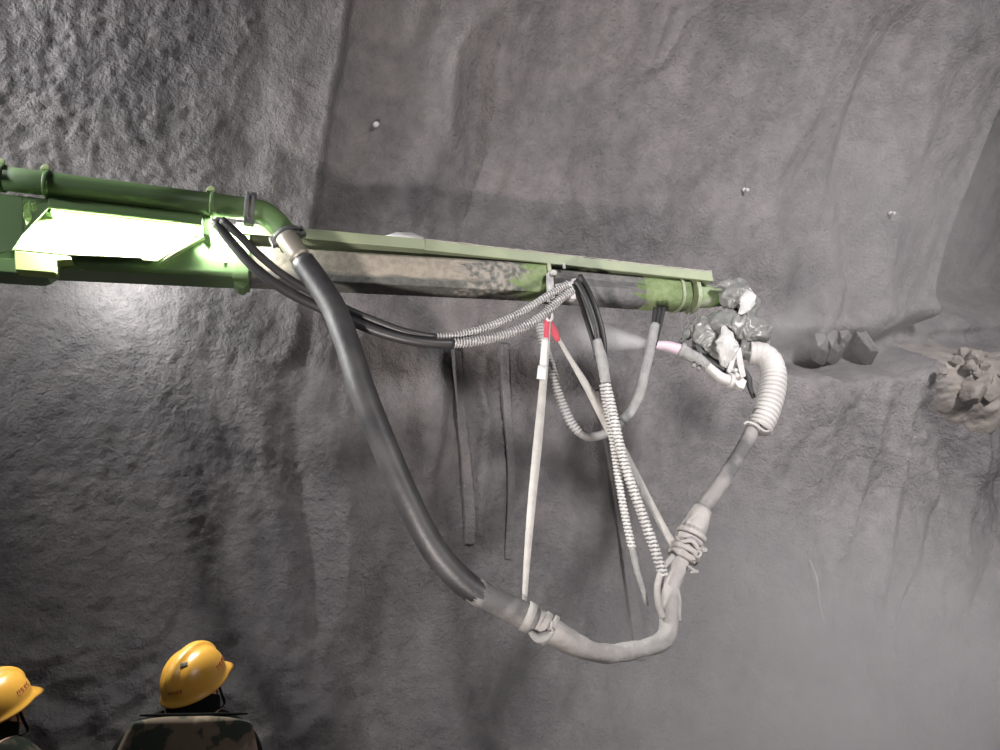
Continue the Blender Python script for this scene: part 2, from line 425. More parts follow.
def grid_mesh(name, S, A, material, dfn, kind='structure'):
    ss, aa = np.meshgrid(S, A); d = dfn(ss, aa) if dfn else 0*ss
    ph = aa/RAD; rr = RAD-d
    off = RAD-rr*np.cos(ph)
    X = W0.x+DV.x*ss+NV.x*off; Y = W0.y+DV.y*ss+NV.y*off; Z = ZC+rr*np.sin(ph)
    co_ = np.stack([X, Y, Z], -1).reshape(-1, 3)
    na, ns = ss.shape
    idx = np.arange(na*ns).reshape(na, ns)
    f = np.stack([idx[:-1, :-1], idx[:-1, 1:], idx[1:, 1:], idx[1:, :-1]], -1).reshape(-1, 4)
    me = bpy.data.meshes.new(name)
    me.vertices.add(len(co_)); me.vertices.foreach_set('co', co_.ravel())
    me.loops.add(f.size); me.loops.foreach_set('vertex_index', f.ravel())
    me.polygons.add(len(f)); me.polygons.foreach_set('loop_start', np.arange(0, f.size, 4))
    me.update(calc_edges=True); me.validate()
    me.polygons.foreach_set('use_smooth', np.ones(len(f), bool))
    me.materials.append(material)
    o = bpy.data.objects.new(name, me); COL.objects.link(o); o['kind'] = kind
    return o
A0 = RAD*math.asin(-ZC/RAD)
A1 = RAD*radians(76)
grid_mesh('wall_back', np.arange(-4.6, 6.6, .0165), np.arange(A0, A1+.01, .0165), M['wall'], disp)
S_all = np.arange(-9, 14, .25)
grid_mesh('ceiling', S_all, np.linspace(A1, RAD*radians(150), 40), M['wall'], lambda s, a: .05*fbm(s*.7, a*.5, 3, 1))
grid_mesh('wall_left', np.arange(-9, -4.55, .1), np.arange(A0, A1+.05, .1), M['wall'], disp)
grid_mesh('wall_right', np.arange(6.55, 14, .1), np.arange(A0, A1+.05, .1), M['wall'], disp)
bm = bmesh.new()
n = 50
gv = [[bm.verts.new(W0+DV*(-9+23*i/n)+NV*(-.4+11*j/n)+Vector((0, 0, .05*noise.noise(Vector((i*.5, j*.5, 0)))))) for j in range(n+1)] for i in range(n+1)]
for i in range(n):
    for j in range(n): bm.faces.new((gv[i][j], gv[i+1][j], gv[i+1][j+1], gv[i][j+1]))
obj('floor', bm, M['ground'])['kind'] = 'structure'

# ------------------------------------------------------------------ spraying boom
BA = P(0, 280, 3.0); BB = P(708, 312, 3.95)
AX = (BB-BA).normalized(); HV = (Vector((0, 0, 1))-AX*AX.z).normalized(); BN = AX.cross(HV).normalized()
if BN.dot(CAM-BA) < 0: BN = -BN
def bl(px, py, n=0.0):
    """pixel -> (t, h) on the boom's near plane shifted by n toward the viewer"""
    r = ray(px, py); k = ((BA+BN*n)-CAM).dot(BN)/r.dot(BN); p = CAM+r*k-BA
    return p.dot(AX), p.dot(HV)
def W(t, h, n=0.0): return BA+AX*t+HV*h+BN*n
def box_profile(w, n0, hb, ht, ch=.10, cd=.05, slope_top=True):
    return [(n0, hb+ch), (n0-cd, hb), (n0-w+cd, hb), (n0-w, hb+ch), (n0-w, ht-.02), (n0-w+.02, ht), (n0-.02, ht), (n0, ht-.02)]
def section(bm, t0, t1, prof0, prof1=None):
    prof1 = prof1 or prof0
    loft(bm, [[W(t0, h, n) for n, h in prof0], [W(t1, h, n) for n, h in prof1]])
boom = empty('spraying_boom', W(0, .15, -.1))
tag(boom, 'long green telescopic spraying boom reaching across the tunnel with a lit left end', 'machine boom')
t_a = bl(-90, 280)[0]; t_b = bl(238, 285)[0]
bm = bmesh.new(); section(bm, t_a, t_b, box_profile(.16, 0, .078, .345, .025, .015))
obj('outer_section', bm, M['green'], boom, bevel=.006)['label'] = 'broad green outer section, glaring where the lamp strikes it'
# end collar of the outer section
bm = bmesh.new(); section(bm, t_b-.025, t_b+.05, box_profile(.19, .014, .066, .31, .03, .015)); 
prism(bm, [W(t_b-.03, .10, -.03), W(t_b-.02, .055, -.03), W(t_b, .035, -.03), W(t_b+.025, .03, -.03), W(t_b+.045, .055, -.03), W(t_b+.05, .10, -.03)], BN*-.09)
obj('outer_collar', bm, M['green'], boom, bevel=.006)
# middle section, dust caked
t_c = bl(552, 300)[0]
h_mb = bl(400, 281, -.02)[1]
bm = bmesh.new(); section(bm, t_b, t_c, box_profile(.20, -.02, h_mb-.005, .27, .085, .035))
GRN = ((.15, .21, .085), (.20, .25, .13))
hf = h_mb+.08
M['middle'] = caked('dust_caked_boom', [((.085, .09, .082), (.12, .12, .11)), ((.33, .30, .245), (.25, .23, .19), HV, BA, hf-.052, hf-.035, .07, (3, 3, 14)),
    ((.10, .11, .10), (.13, .13, .12), HV, BA, hf+.115, hf+.13, .03, (2, 2, 20)),
    ((.105, .11, .10), (.30, .28, .24), AX, BA, t_c-.5, t_c-.42, .9, (2.5, 8, 26)),
    (*GRN, AX, BA, t_c-.20, t_c-.15, .45, (5, 5, 24))])
obj('middle_section', bm, M['middle'], boom, bevel=.005)['label'] = 'dust caked grey middle section'
bm = bmesh.new(); section(bm, t_c, t_c+.02, box_profile(.22, -.005, h_mb-.015, .28, .085, .035)); 
obj('middle_collar', bm, M['green_light'], boom, bevel=.004)
# inner section
t_d = bl(655, 311)[0]; t_e = bl(700, 312)[0]; t_f = bl(708, 312)[0]
hb_i = bl(600, 296, -.035)[1]; hb_e = bl(690, 302, -.035)[1]
bm = bmesh.new()
def rnd(r, c_n, c_h, k=16, sq=.75):
    out = []
    for i in range(k):
        a = 2*pi*i/k; x, y = cos(a), sin(a)
        out.append((c_n+r*math.copysign(abs(x)**sq, x), c_h+r*math.copysign(abs(y)**sq, y)))
    return out
h_it = bl(600, 267, -.035)[1]
rc = (h_it-hb_i)/2*1.05
section(bm, t_c, t_d+.02, rnd(rc, -.04-rc, hb_i+rc), rnd(rc, -.04-rc, hb_e+rc))
M['inner'] = caked('mortar_filmed_boom', [((.15, .15, .145), (.19, .185, .18)), ((.10, .10, .10), (.12, .12, .115), HV, BA, hb_i+.06, hb_i+.07, .12, (1.5, 1.5, 30)),
    ((.20, .195, .185), (.16, .16, .15), HV, BA, hb_i+.10, hb_i+.11, .12, (1.2, 1.2, 40)), (*GRN, AX, BA, t_d-.05, t_d-.02, .5, (5, 5, 26))])
obj('inner_section', bm, M['inner'], boom)['label'] = 'grey mortar-filmed inner section'
bm = bmesh.new(); section(bm, t_d-.01, t_e, rnd(rc*1.03, -.04-rc, hb_e+rc))
M['nose'] = caked('rubbed_green_paint', [((.16, .17, .15), (.18, .19, .16)), (*GRN, AX, BA, t_d-.05, t_d-.02, .5, (5, 5, 26))])
obj('green_nose_section', bm, M['nose'], boom)['label'] = 'green nose where paint shows'
bm = bmesh.new()
for tt, ww in ((t_e-.055, .018), (t_f-.004, .026)):
    section(bm, tt-ww/2, tt+ww/2, rnd(rc*1.14, -.04-rc, hb_e+rc))
obj('nose_flange', bm, M['green_light'], boom, bevel=.003)
ts = bl(727, 300, -.1)[0]
c0 = W(t_f, hb_e+rc, -.04-rc); c1 = W(ts, hb_e+rc*.9, -.04-rc)
bm = bmesh.new(); sweep(bm, resample([c0, c0.lerp(c1, .5), c1], .02), [rc*.78, rc*.72, rc*.5], 20)
obj('rotary_stub', bm, M['green_dusty'], boom)
# cover rails above the telescopes
def rail(p0, p1, hh, n0, depth_, th_drop, m, nm, lab=None, tip=False):
    (t0, h0), (t1, h1) = bl(*p0, n0), bl(*p1, n0)
    bm = bmesh.new()
    def pr(h): return [(n0, h), (n0, h-hh), (n0-.012, h-hh), (n0-.03, h-hh+.012), (n0-depth_+.03, h-hh+.012), (n0-depth_+.012, h-hh), (n0-depth_, h-hh), (n0-depth_, h)]
    section(bm, t0, t1, pr(h0), pr(h1))
    o = obj(nm, bm, m, boom, bevel=.003)
    if lab: o['label'] = lab
    return t0, h0, t1, h1
rail((236, 222), (425, 239), .060, .005, .25, 0, M['green_light'], 'cover_rail', 'pale green cover rail')
r2 = rail((412, 238), (712, 272), .060, -.008, .22, 0, M['green_light'], 'cover_rail', 'pale green cover rail crusted with mortar on top')
# crust of mortar along the second rail's top edge
bm = bmesh.new()
nr = 120; ring = []
for i in range(nr+1):
    f = i/nr; t = r2[0]+(r2[2]-r2[0])*f; h = r2[1]+(r2[3]-r2[1])*f
    q = []
    for k in range(9):
        u = k/8; nn = -.008-.21*u
        e = min(1, u*8+.35)*min(1, (1-u)*8+.1)
        hh = .002+e*(.009+.012*max(0, noise.noise(Vector((t*22, u*3, 1.3)))+.2)+.008*max(0, noise.noise(Vector((t*60, u*9, 4)))))
        q.append(bm.verts.new(W(t, h+hh, nn)))
    ring.append(q)
for i in range(nr):
    for k in range(8): bm.faces.new((ring[i][k], ring[i][k+1], ring[i+1][k+1], ring[i+1][k]))
g = bmesh.ops.extrude_face_region(bm, geom=bm.faces[:])
for v in [x for x in g['geom'] if isinstance(x, bmesh.types.BMVert)]: v.co -= HV*.008
obj('mortar_crust', bm, M['cake'], boom)['label'] = 'whitish mortar crust on the rail'
bm = bmesh.new()
prism(bm, [W(*bl(385, 236), .004), W(*bl(396, 232.5), .004), W(*bl(412, 233), .004), W(*bl(424, 238), .004), W(*bl(412, 241), .004)], BN*-.2)
obj('lit_rail_tip', bm, M['white_and_lit'], boom)  # white colour paints the light on the first rail's tip
# foot block below the left end
bm = bmesh.new()
prism(bm, [W(*bl(14, 250, .05), .05), W(*bl(70, 256, .05), .05), W(*bl(72, 260, .05), .05), W(*bl(57, 261, .05), .05), W(*bl(56, 273, .05), .05), W(*bl(15, 270, .05), .05)], BN*-.06)
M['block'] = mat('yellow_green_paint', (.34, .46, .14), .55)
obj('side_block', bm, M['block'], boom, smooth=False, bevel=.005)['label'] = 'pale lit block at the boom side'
bm = bmesh.new()
prism(bm, [W(*bl(x, y, .02), .02) for x, y in ((-30, 257), (14, 258), (55, 264), (44, 272), (36, 274), (4, 272), (-30, 269))], BN*-.13)
obj('bottom_pad', bm, M['green'], boom, smooth=False, bevel=.005)
# side plate that catches the lamp, held off the boom
NP = .05
bm = bmesh.new()
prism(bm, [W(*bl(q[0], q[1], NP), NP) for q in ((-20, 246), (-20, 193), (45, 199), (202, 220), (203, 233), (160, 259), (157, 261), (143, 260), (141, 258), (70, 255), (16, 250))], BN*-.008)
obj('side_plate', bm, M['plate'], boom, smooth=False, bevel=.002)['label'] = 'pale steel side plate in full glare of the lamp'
for q in ((178, 240), (60, 235), (120, 240)):
    t, h = bl(*q, NP); bm = bmesh.new()
    sweep(bm, [W(t, h, NP-.01), W(t, h, -.005)], .015, 10)
    obj('plate_spacer', bm, M['green'], boom)
bm = bmesh.new()
bm = bmesh.new()
sweep(bm, [W(*bl(183, 220, NP+.012), NP+.012), W(*bl(196, 238, NP+.012), NP+.012)], [.028, .02], 12)
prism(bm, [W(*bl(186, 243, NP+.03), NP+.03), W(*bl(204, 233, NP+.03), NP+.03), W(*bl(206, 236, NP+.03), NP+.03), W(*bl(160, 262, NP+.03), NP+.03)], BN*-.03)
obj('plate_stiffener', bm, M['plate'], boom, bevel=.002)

# ------ concrete pipe on the boom, with clamps and brackets
PN = .135
def bp(px, py, n=PN): return W(*bl(px, py, n), n)
pipe_a = bp(-60, 170.5); pipe_b = bp(248, 209)
rp = 11.9*m_per_px(bp(100, 190))
pipe_pts = [pipe_a, pipe_a.lerp(pipe_b, .33), pipe_a.lerp(pipe_b, .66), pipe_b]
bm = bmesh.new(); sweep(bm, pipe_pts, rp, 28)
pipe = obj('delivery_pipe', bm, M['green'], boom); pipe['label'] = 'green steel concrete pipe along the boom'
pdir = (pipe_b-pipe_a).normalized()
def on_pipe(px):
    best = min((abs(_px(pipe_a.lerp(pipe_b, k/400))-px), k) for k in range(401)); return pipe_a.lerp(pipe_b, best[1]/400)
def _px(p):
    d = p-CAM; zc = d.y*cos(PITCH)+d.z*sin(PITCH); return 500+F*d.x/zc
for px in (3, 48, 213):
    c = on_pipe(px); bm = bmesh.new(); ring_band(bm, c, pdir, rp*.98, rp*1.14, .024)
    for sg in (1,):
        top = c+HV*rp*1.12
        b2 = bmesh.new()
        prism(b2, [top+pdir*x+HV*y-BN*.03 for x, y in ((-.034, -.004), (-.026, .014), (-.010, .024), (.004, .018), (.006, -.004))], BN*.06)
    cl = obj('pipe_clamp', bm, M['green'], pipe, bevel=.003)
    obj('clamp_lug', b2, M['plate'], cl, bevel=.003)  # pale lug colour stands for the glare on top of the clamp
# coupling before the elbow
c = on_pipe(249); 
def coupling(c, ax, r, m, parent, nm='hose_coupling'):
    bm = bmesh.new(); ring_band(bm, c-ax*.012, ax, r*.9, r*1.28, .022); ring_band(bm, c+ax*.014, ax, r*.9, r*1.22, .020)
    e = BN.cross(ax).normalized()
    if e.z < 0: e = -e
    for sg in (1, -1):
        q = c+e*sg*r*1.3
        prism(bm, [q+ax*x+BN*y-e*.012 for x, y in ((-.022, -.02), (.024, -.02), (.024, .02), (-.022, .02))], e*.03)
        bolt(bm, q+e*.006-BN*.035, BN, .008, .07)
    return obj(nm, bm, m, parent, bevel=.002)
# elbow
el = crom([bp(249, 209.5), bp(262, 212), bp(274, 220), bp(284, 232), bp(292, 247)], 6)
bm = bmesh.new(); sweep(bm, el, rp*1.02, 28)
elbow = obj('pipe_elbow', bm, M['green'], boom)
coupling(bp(250, 209.5), pdir, rp, M['dark_steel'], elbow, 'elbow_coupling')
coupling(bp(287, 237), (bp(292, 247)-bp(284, 232)).normalized(), rp, M['dark_steel'], elbow, 'elbow_coupling')
# pipe brackets: plates running from the pipe back to the boom
def bracket(poly, n0, th, holes=()):
    bm = bmesh.new()
    prism(bm, [W(*bl(x, y, n0), n0) for x, y in poly], BN*-th)
    return bm
# left bracket with two slots: plate perpendicular to the boom axis plus a folded web
bm = bmesh.new()
n0 = PN-.01
PL = lambda x, y: (x, y)
# web built as strips round the slots so the lit plate shows through
for poly in ([(-40, 190), (22, 196), (24, 232), (12, 250), (-40, 262)],
             [(22, 196), (48, 199), (48, 203), (38, 203), (34.5, 201), (31, 204), (29, 201), (25, 203.5), (24, 205)],
             [(24, 205), (22.5, 216), (25, 220), (26, 225), (24, 232), (22, 232), (22, 200)],
             [(29.5, 203), (30.5, 214), (32, 217), (34, 217), (33, 210), (31.5, 204)],
             [(37, 201), (37, 210), (33, 212), (32, 216), (31, 220), (26, 226), (24, 233), (48, 208), (48, 199)]):
    prism(bm, [W(*bl(x, y, n0), n0) for x, y in poly], BN*-.008)
obj('pipe_bracket', bm, M['green'], boom, smooth=False)['label'] = 'green bracket plate with bright slots'
for px, y1 in ((48, 213), (209, 236)):
    c = on_pipe(px); bm = bmesh.new()
    t, _ = bl(px-1, 200, PN); hb = bl(px, y1, PN-.03)[1]
    hc = (c-BA).dot(HV)
    prism(bm, [W(t-.02, hc-rp*.8, PN-.03), W(t+.014, hc-rp*.8, PN-.03), W(t+.014, hb, PN-.03), W(t-.02, hb+.012, PN-.03)], BN*-.10)
    obj('pipe_saddle', bm, M['green'], boom, smooth=False, bevel=.003)
# lamp housing hung below the pipe
bm = bmesh.new()
pr0 = [bl(50, 191, PN-.01), bl(50, 208, PN-.01)]; pr1 = [bl(203, 211, PN-.01), bl(203, 225, PN-.01)]
ta, tb = pr0[0][0], pr1[0][0]
loft(bm, [[W(ta, pr0[0][1], PN-.01), W(ta, pr0[1][1]+.004, PN-.004), W(ta, pr0[1][1], PN-.012), W(ta, pr0[1][1]+.012, PN-.045), W(ta, pr0[0][1]+.01, PN-.045)],
          [W(tb, pr1[0][1], PN-.01), W(tb, pr1[1][1]+.004, PN-.004), W(tb, pr1[1][1], PN-.012), W(tb, pr1[1][1]+.012, PN-.045), W(tb, pr1[0][1]+.01, PN-.045)]])
obj('lamp_hood', bm, M['green'], boom, smooth=False, bevel=.002)['label'] = 'green lamp hood under the pipe'
# pin and pale strap on the outer section
bm = bmesh.new()
t, h = bl(209, 238, 0); sweep(bm, [W(t, h, -.01), W(t, h, .03)], .014, 16)
obj('pivot_pin', bm, M['green'], boom, bevel=.002)
bm = bmesh.new(); t, h = bl(226, 254); prism(bm, [W(t-.008, h-.05, .0), W(t+.008, h-.05, .0), W(t+.008, h+.07, .0), W(t-.008, h+.07, .0)], BN*.012)
obj('weld_strip', bm, M['plate'], boom, smooth=False)
# hose bracket at the middle collar
bm = bmesh.new()
nb = .02
for poly in ([(548, 272), (553, 272), (555, 298), (549, 300)], [(571, 279), (576, 278), (576, 299), (571, 299)], [(555, 284), (572, 281), (572, 292), (560, 296)]):
    prism(bm, [W(*bl(x, y, nb), nb) for x, y in poly], BN*-.035)
bolt(bm, W(*bl(553, 274, nb), nb), BN, .018, .02, 10)
bolt(bm, W(*bl(564, 298, nb), nb), BN, .015, .02, 10)
obj('hose_bracket', bm, M['white_metal'], boom, smooth=False, bevel=.002)['label'] = 'whitened steel hose bracket'
for q, n_ in (((565, 268), .0), ((712, 275), -.02)):
    bm = bmesh.new(); bolt(bm, W(*bl(*q, n_), n_-.01), HV, .008, .033); obj('rail_bolt', bm, M['white_metal'], boom, smooth=False)

# ------------------------------------------------------------------ spray head
HN = Vector((0, -1, 0))
headY = 4.0
head = empty('spray_head', P(728, 330, 4.05))
tag(head, 'sheet-wrapped spray nozzle head at the right tip of the boom', 'spray head')
def crumple(name, pts, rad, m, amp=.25, parent=head, seg=18, sq=1.0, squash=1.0, seed=0, lab=None, step=.02, fold=1.0):
    """plastic sheeting wrapped round a core: coarse creased facets"""
    sp = resample(crom(pts, 8), step); n = len(sp); R = interp(rad, n); rg = random.Random(seed)
    rings = []
    for i, (p, t, a, b) in enumerate(frames(sp)):
        q = []
        for k in range(seg):
            an = 2*pi*(k+rg.uniform(-.3, .3))/seg; ca = math.copysign(abs(cos(an))**sq, cos(an)); sa = math.copysign(abs(sin(an))**sq, sin(an))
            d = a*ca*squash+b*sa
            f = fold*(.5 if k % 2 else -.5)*noise.noise(Vector((k*1.7, i*.25, seed)))*1.6+rg.uniform(-.5, .5)
            q.append(p+d*R[i]*(1+amp*f)+t*step*rg.uniform(-.35, .35))
        rings.append(q)
    bm = bmesh.new(); loft(bm, rings)
    bmesh.ops.triangulate(bm, faces=[f for f in bm.faces if len(f.verts) == 4], quad_method='LONG_EDGE')
    for e in bm.edges:
        if len(e.link_faces) == 2 and e.calc_face_angle(0) > radians(28) and rg.random() < .8: pass
    cl = bm.edges.layers.float.new('crease_edge')
    for e in bm.edges:
        if len(e.link_faces) == 2: e[cl] = min(1, e.calc_face_angle(0)*1.3)*rg.uniform(.3, 1)
    o = obj(name, bm, m, parent)
    ss = o.modifiers.new('s', 'SUBSURF'); ss.levels = 2; ss.render_levels = 2
    if lab: o['label'] = lab
    return o
crumple('wrapped_elbow', [P(721, 301, 4.03), P(732, 298, 4.0), P(742, 301, 4.0), P(746, 308, 4.0), P(744, 318, 4.0)], [.045, .085, .10, .09, .07, .05], M['sheet'], .30, seed=1, lab='crumpled grey plastic wrapping')
crumple('wrapped_body', [P(705, 322, 4.03), P(714, 325, 4.0), P(728, 328, 4.0), P(742, 331, 4.0), P(754, 332, 4.0), P(760, 330, 4.02)], [.03, .085, .105, .108, .10, .075], M['sheet'], .24, seed=2, sq=.75, lab='crumpled grey plastic wrapping')
crumple('upper_sheet_flap', [P(714, 288, 3.98), P(722, 284, 3.95), P(732, 284, 3.95), P(740, 281, 3.96), P(747, 283, 3.99)], [.006, .025, .032, .02, .005], M['sheet'], .5, seed=5, squash=.6, seg=12, step=.015)
crumple('sheet_highlight_fold', [P(739, 314, 3.90), P(745, 307, 3.885), P(748, 298, 3.89), P(744, 288, 3.93)], [.008, .036, .045, .03, .006], M['white_and_lit'], .4, seed=6, squash=.5, seg=12, step=.015, lab='fold of sheeting with its highlight painted white')  # white colour here paints the highlight on the glossy sheeting
crumple('hanging_drape', [P(703, 318, 4.0), P(704, 332, 3.98), P(710, 346, 3.98), P(718, 358, 3.98), P(725, 368, 4.0)], [.04, .07, .085, .075, .05, .012], M['sheet'], .42, seed=3, squash=.6)
crumple('white_drape', [P(724, 326, 3.9), P(727, 338, 3.88), P(727, 350, 3.89), P(725, 362, 3.92), P(728, 370, 3.95)], [.01, .035, .06, .05, .03, .012], M['white_and_lit'], .42, seed=8, squash=.5, seg=14, lab='white sheet hanging in front')
crumple('side_drape', [P(680, 342, 4.0), P(688, 334, 3.99), P(695, 326, 3.98), P(702, 320, 3.98)], [.008, .025, .035, .03], M['sheet'], .5, seed=11, squash=.6, seg=12, step=.015)
crumple('splash_sheet', [P(750, 348, 4.03), P(758, 342, 4.04), P(763, 332, 4.06), P(764, 325, 4.07)], [.05, .06, .045, .012], M['sheet'], .35, seed=9, squash=.6)
for x0, y0, x1, y1, bend in ((681, 312, 682, 332, 0), (689, 313, 690, 326, 2), (690, 322, 686, 336, 3), (696, 314, 688, 324, -4)):
    bm = bmesh.new(); sweep(bm, crom([P(x0, y0, 3.96), P((x0+x1)/2-bend, (y0+y1)/2, 3.95), P(x1, y1, 3.96)], 6), .003, 6)
    obj('loose_strand', bm, M['sheet'], head)
# dark slide bar, nozzle tube, pink tip
bm = bmesh.new(); ribbon(bm, resample([P(680, 345, 3.94), P(700, 357, 3.94), P(730, 374, 3.95)], .03), [.03, .035, .03], .03, Vector((0, 0, 1)))
obj('slide_bar', bm, M['black'], head)
nz = crom([P(654, 345, 3.86), P(666, 346, 3.87), P(680, 350, 3.88)], 8)
bm = bmesh.new(); sweep(bm, nz, [.022, .029, .034], 20)
obj('nozzle_tip', bm, M['pink'], head)['label'] = 'pink nozzle tip'
nz2 = crom([P(679, 349.5, 3.88), P(688, 354, 3.885), P(700, 361, 3.89), P(707, 366, 3.9)], 8)
bm = bmesh.new(); sweep(bm, nz2, [.040, .040, .034, .036, .032, .030], 20, fn=lambda i, s, a: .004*noise.noise(Vector((s*40, a*2, 0))))
ring_band(bm, nz2[2], (nz2[3]-nz2[1]).normalized(), .03, .046, .022); ring_band(bm, nz2[14], (nz2[15]-nz2[13]).normalized(), .028, .040, .015)
bolt(bm, P(693, 366, 3.87), HN, .012, .02, 8); bolt(bm, P(698, 369, 3.87), HN, .009, .02, 8)
obj('nozzle_coupling', bm, M['sleeve'], head)
nz3 = crom([P(706, 365, 3.9), P(714, 372, 3.9), P(722, 378, 3.9), P(732, 381, 3.92)], 8)
bm = bmesh.new(); sweep(bm, nz3, [.026, .028, .03, .032], 20); ring_band(bm, nz3[-3], (nz3[-1]-nz3[-4]).normalized(), .028, .044, .022)
obj('nozzle_tube', bm, M['white_metal'], head)
# white swing bracket
bm = bmesh.new()
for poly in ([(727, 370), (735, 349), (739, 349), (732, 371)], [(735, 349), (741, 347), (746, 376), (741, 378), (737, 362)], [(727, 370), (733, 368), (747, 381), (744, 389), (738, 387)]):
    prism(bm, [P(x, y, 3.9) for x, y in poly], Vector((0, .05, 0)))
bolt(bm, P(735, 371, 3.89), HN, .012, .02, 8); bolt(bm, P(741, 377, 3.89), HN, .012, .02, 8)
obj('swing_bracket', bm, M['white_metal'], head, smooth=False, bevel=.004)['label'] = 'mortar-white swing bracket'
bm = bmesh.new(); sweep(bm, crom([P(741, 366, 3.93), P(748, 378, 3.93), P(750, 388, 3.94), P(754, 398, 3.95)], 6), [.012, .02, .014, .012], 10)
obj('black_link', bm, M['black'], head)
bm = bmesh.new(); sweep(bm, crom([P(738, 349, 3.98), P(744, 350, 3.96), P(752, 352, 3.95), P(762, 356, 3.95)], 6), [.02, .05, .055, .05], 20)
ring_band(bm, P(742, 350, 3.96), (P(752, 352, 3.95)-P(742, 350, 3.96)).normalized(), .03, .062, .03)
obj('inlet_elbow', bm, M['sheet'], head)

# ------------------------------------------------------------------ hoses
def wrap_gap(pitch):
    return lambda u, s, a: not (.10 < (s/pitch+a/(2*pi)) % 1 < .66)
def corr(r, amp, pitch, helix=True):
    def fn(i, s, a):
        x = (s/pitch+(a/(2*pi) if helix else 0)) % 1
        return amp*(abs(x-.5)*-4+1)*.5 if False else amp*(1 if .12 < x < .62 else -1)*.5
    return fn
def hose_part(name, pts, rad, m, parent, seg=18, amp=0, pitch=.02, step=.02, wob=0, lab=None, per=12):
    sp = resample(crom(pts, per), step)
    bm = bmesh.new()
    fn = corr(0, amp, pitch) if amp else ((lambda i, s, a: wob*noise.noise(Vector((s*18, cos(a)*1.5, sin(a)*1.5+len(name))))) if wob else None)
    sweep(bm, sp, rad, seg, fn=fn)
    o = obj(name, bm, m, parent)
    if lab: o['label'] = lab
    return sp
ch = empty('concrete_hose', P(600, 650, 3.4))
tag(ch, 'thick rubber concrete hose hanging from the pipe elbow in a deep sag', 'hose')
# black length from the elbow to the first coupling
K = [(292, 246, 3.06), (303, 262, 3.06), (318, 283, 3.05), (334, 309, 3.04), (348, 345, 3.03), (362, 390, 3.02), (382, 440, 3.03), (407, 498, 3.06), (434, 549, 3.11), (468, 586, 3.17), (505, 606, 3.22), (534, 621, 3.26)]
kp = [P(*q) for q in K]
kr = [12.4*m_per_px(kp[2])]*4+[13.2*m_per_px(p) for p in kp[4:]]
bm = bmesh.new(); sweep(bm, resample(crom([P(286, 237, 3.06), P(292, 246, 3.06), P(301, 259, 3.06)], 6), .02), 10.5*m_per_px(kp[0]), 24)
obj('steel_hose_tail', bm, mat('worn_steel', (.32, .30, .25), .45, .4), ch)['label'] = 'bare metal tail of the hose'
hose_part('black_hose_length', kp[1:], kr, M['rubber'], ch, 28, step=.03, wob=.0012)
sp_ = crom(kp, 12)
bm = bmesh.new(); sweep(bm, resample(sp_[-30:], .02), [12.2*m_per_px(kp[-3]), 13.6*m_per_px(kp[-2]), 13.8*m_per_px(kp[-1])], 26, fn=lambda i, s, a: .0025*noise.noise(Vector((s*22, cos(a)*2, sin(a)*2))))
obj('dusty_hose_end', bm, M['rubber_mid'], ch)['label'] = 'hose end streaked with mortar'
# mortar-covered length
K2 = [(532, 620, 3.26), (547, 628, 3.28), (566, 640, 3.3), (588, 650, 3.33), (610, 654, 3.36), (634, 650, 3.42), (655, 645, 3.47), (667, 634, 3.5), (669, 612, 3.53), (670, 590, 3.57), (676, 570, 3.6), (684, 552, 3.64), (693, 530, 3.68), (702, 510, 3.71)]
kp2 = [P(*q) for q in K2]
hose_part('mortar_covered_length', kp2, [q*m_per_px(p) for q, p in zip((12.5, 13, 11.5, 10, 8.8, 8.5, 8.8, 9.5, 9.2, 9.4, 10, 12.3, 12.3, 10), kp2)],
          M['rubber_dusty'], ch, 24, step=.02, wob=.006, lab='length caked in pale mortar')
def hclamp(q0, q1, Y, r_px, m, nm='hose_clamp', w=.03, ears=True):
    c = P(*q0, Y); ax = (P(*q1, Y)-c).normalized(); r = r_px*m_per_px(c)
    bm = bmesh.new(); ring_band(bm, c, ax, r*.8, r*1.12, w)
    ring_band(bm, c+ax*w*1.1, ax, r*.8, r*1.2, w*.8)
    e = HN.cross(ax).normalized()
    if ears:
        for sg in (1, -1):
            q = c+e*sg*r*1.15+HN*.01
            prism(bm, [q+ax*x+HN*y for x, y in ((-.02, -.02), (.04, -.02), (.04, .02), (-.02, .02))], e*sg*.025)
            bolt(bm, q+e*sg*.012, HN, .009, .05)
    return obj(nm, bm, m, ch, bevel=.003)
hclamp((543, 626), (549, 630), 3.275, 13.6, M['rubber_dusty'], w=.03, ears=False)
hclamp((682, 556), (685, 549), 3.63, 13, M['rubber_dusty'], w=.03, ears=False)
hclamp((689, 540), (692, 533), 3.66, 12.8, M['rubber_dusty'], w=.03, ears=False)
bm = bmesh.new(); ribbon(bm, crom([P(530, 632, 3.2), P(537, 638, 3.19), P(544, 637, 3.19), P(551, 632, 3.2), P(553, 622, 3.22)], 6), [.02, .04, .045, .03, .02], .006, Vector((.3, .5, .7)))
obj('rag_knot', bm, M['web'], ch)
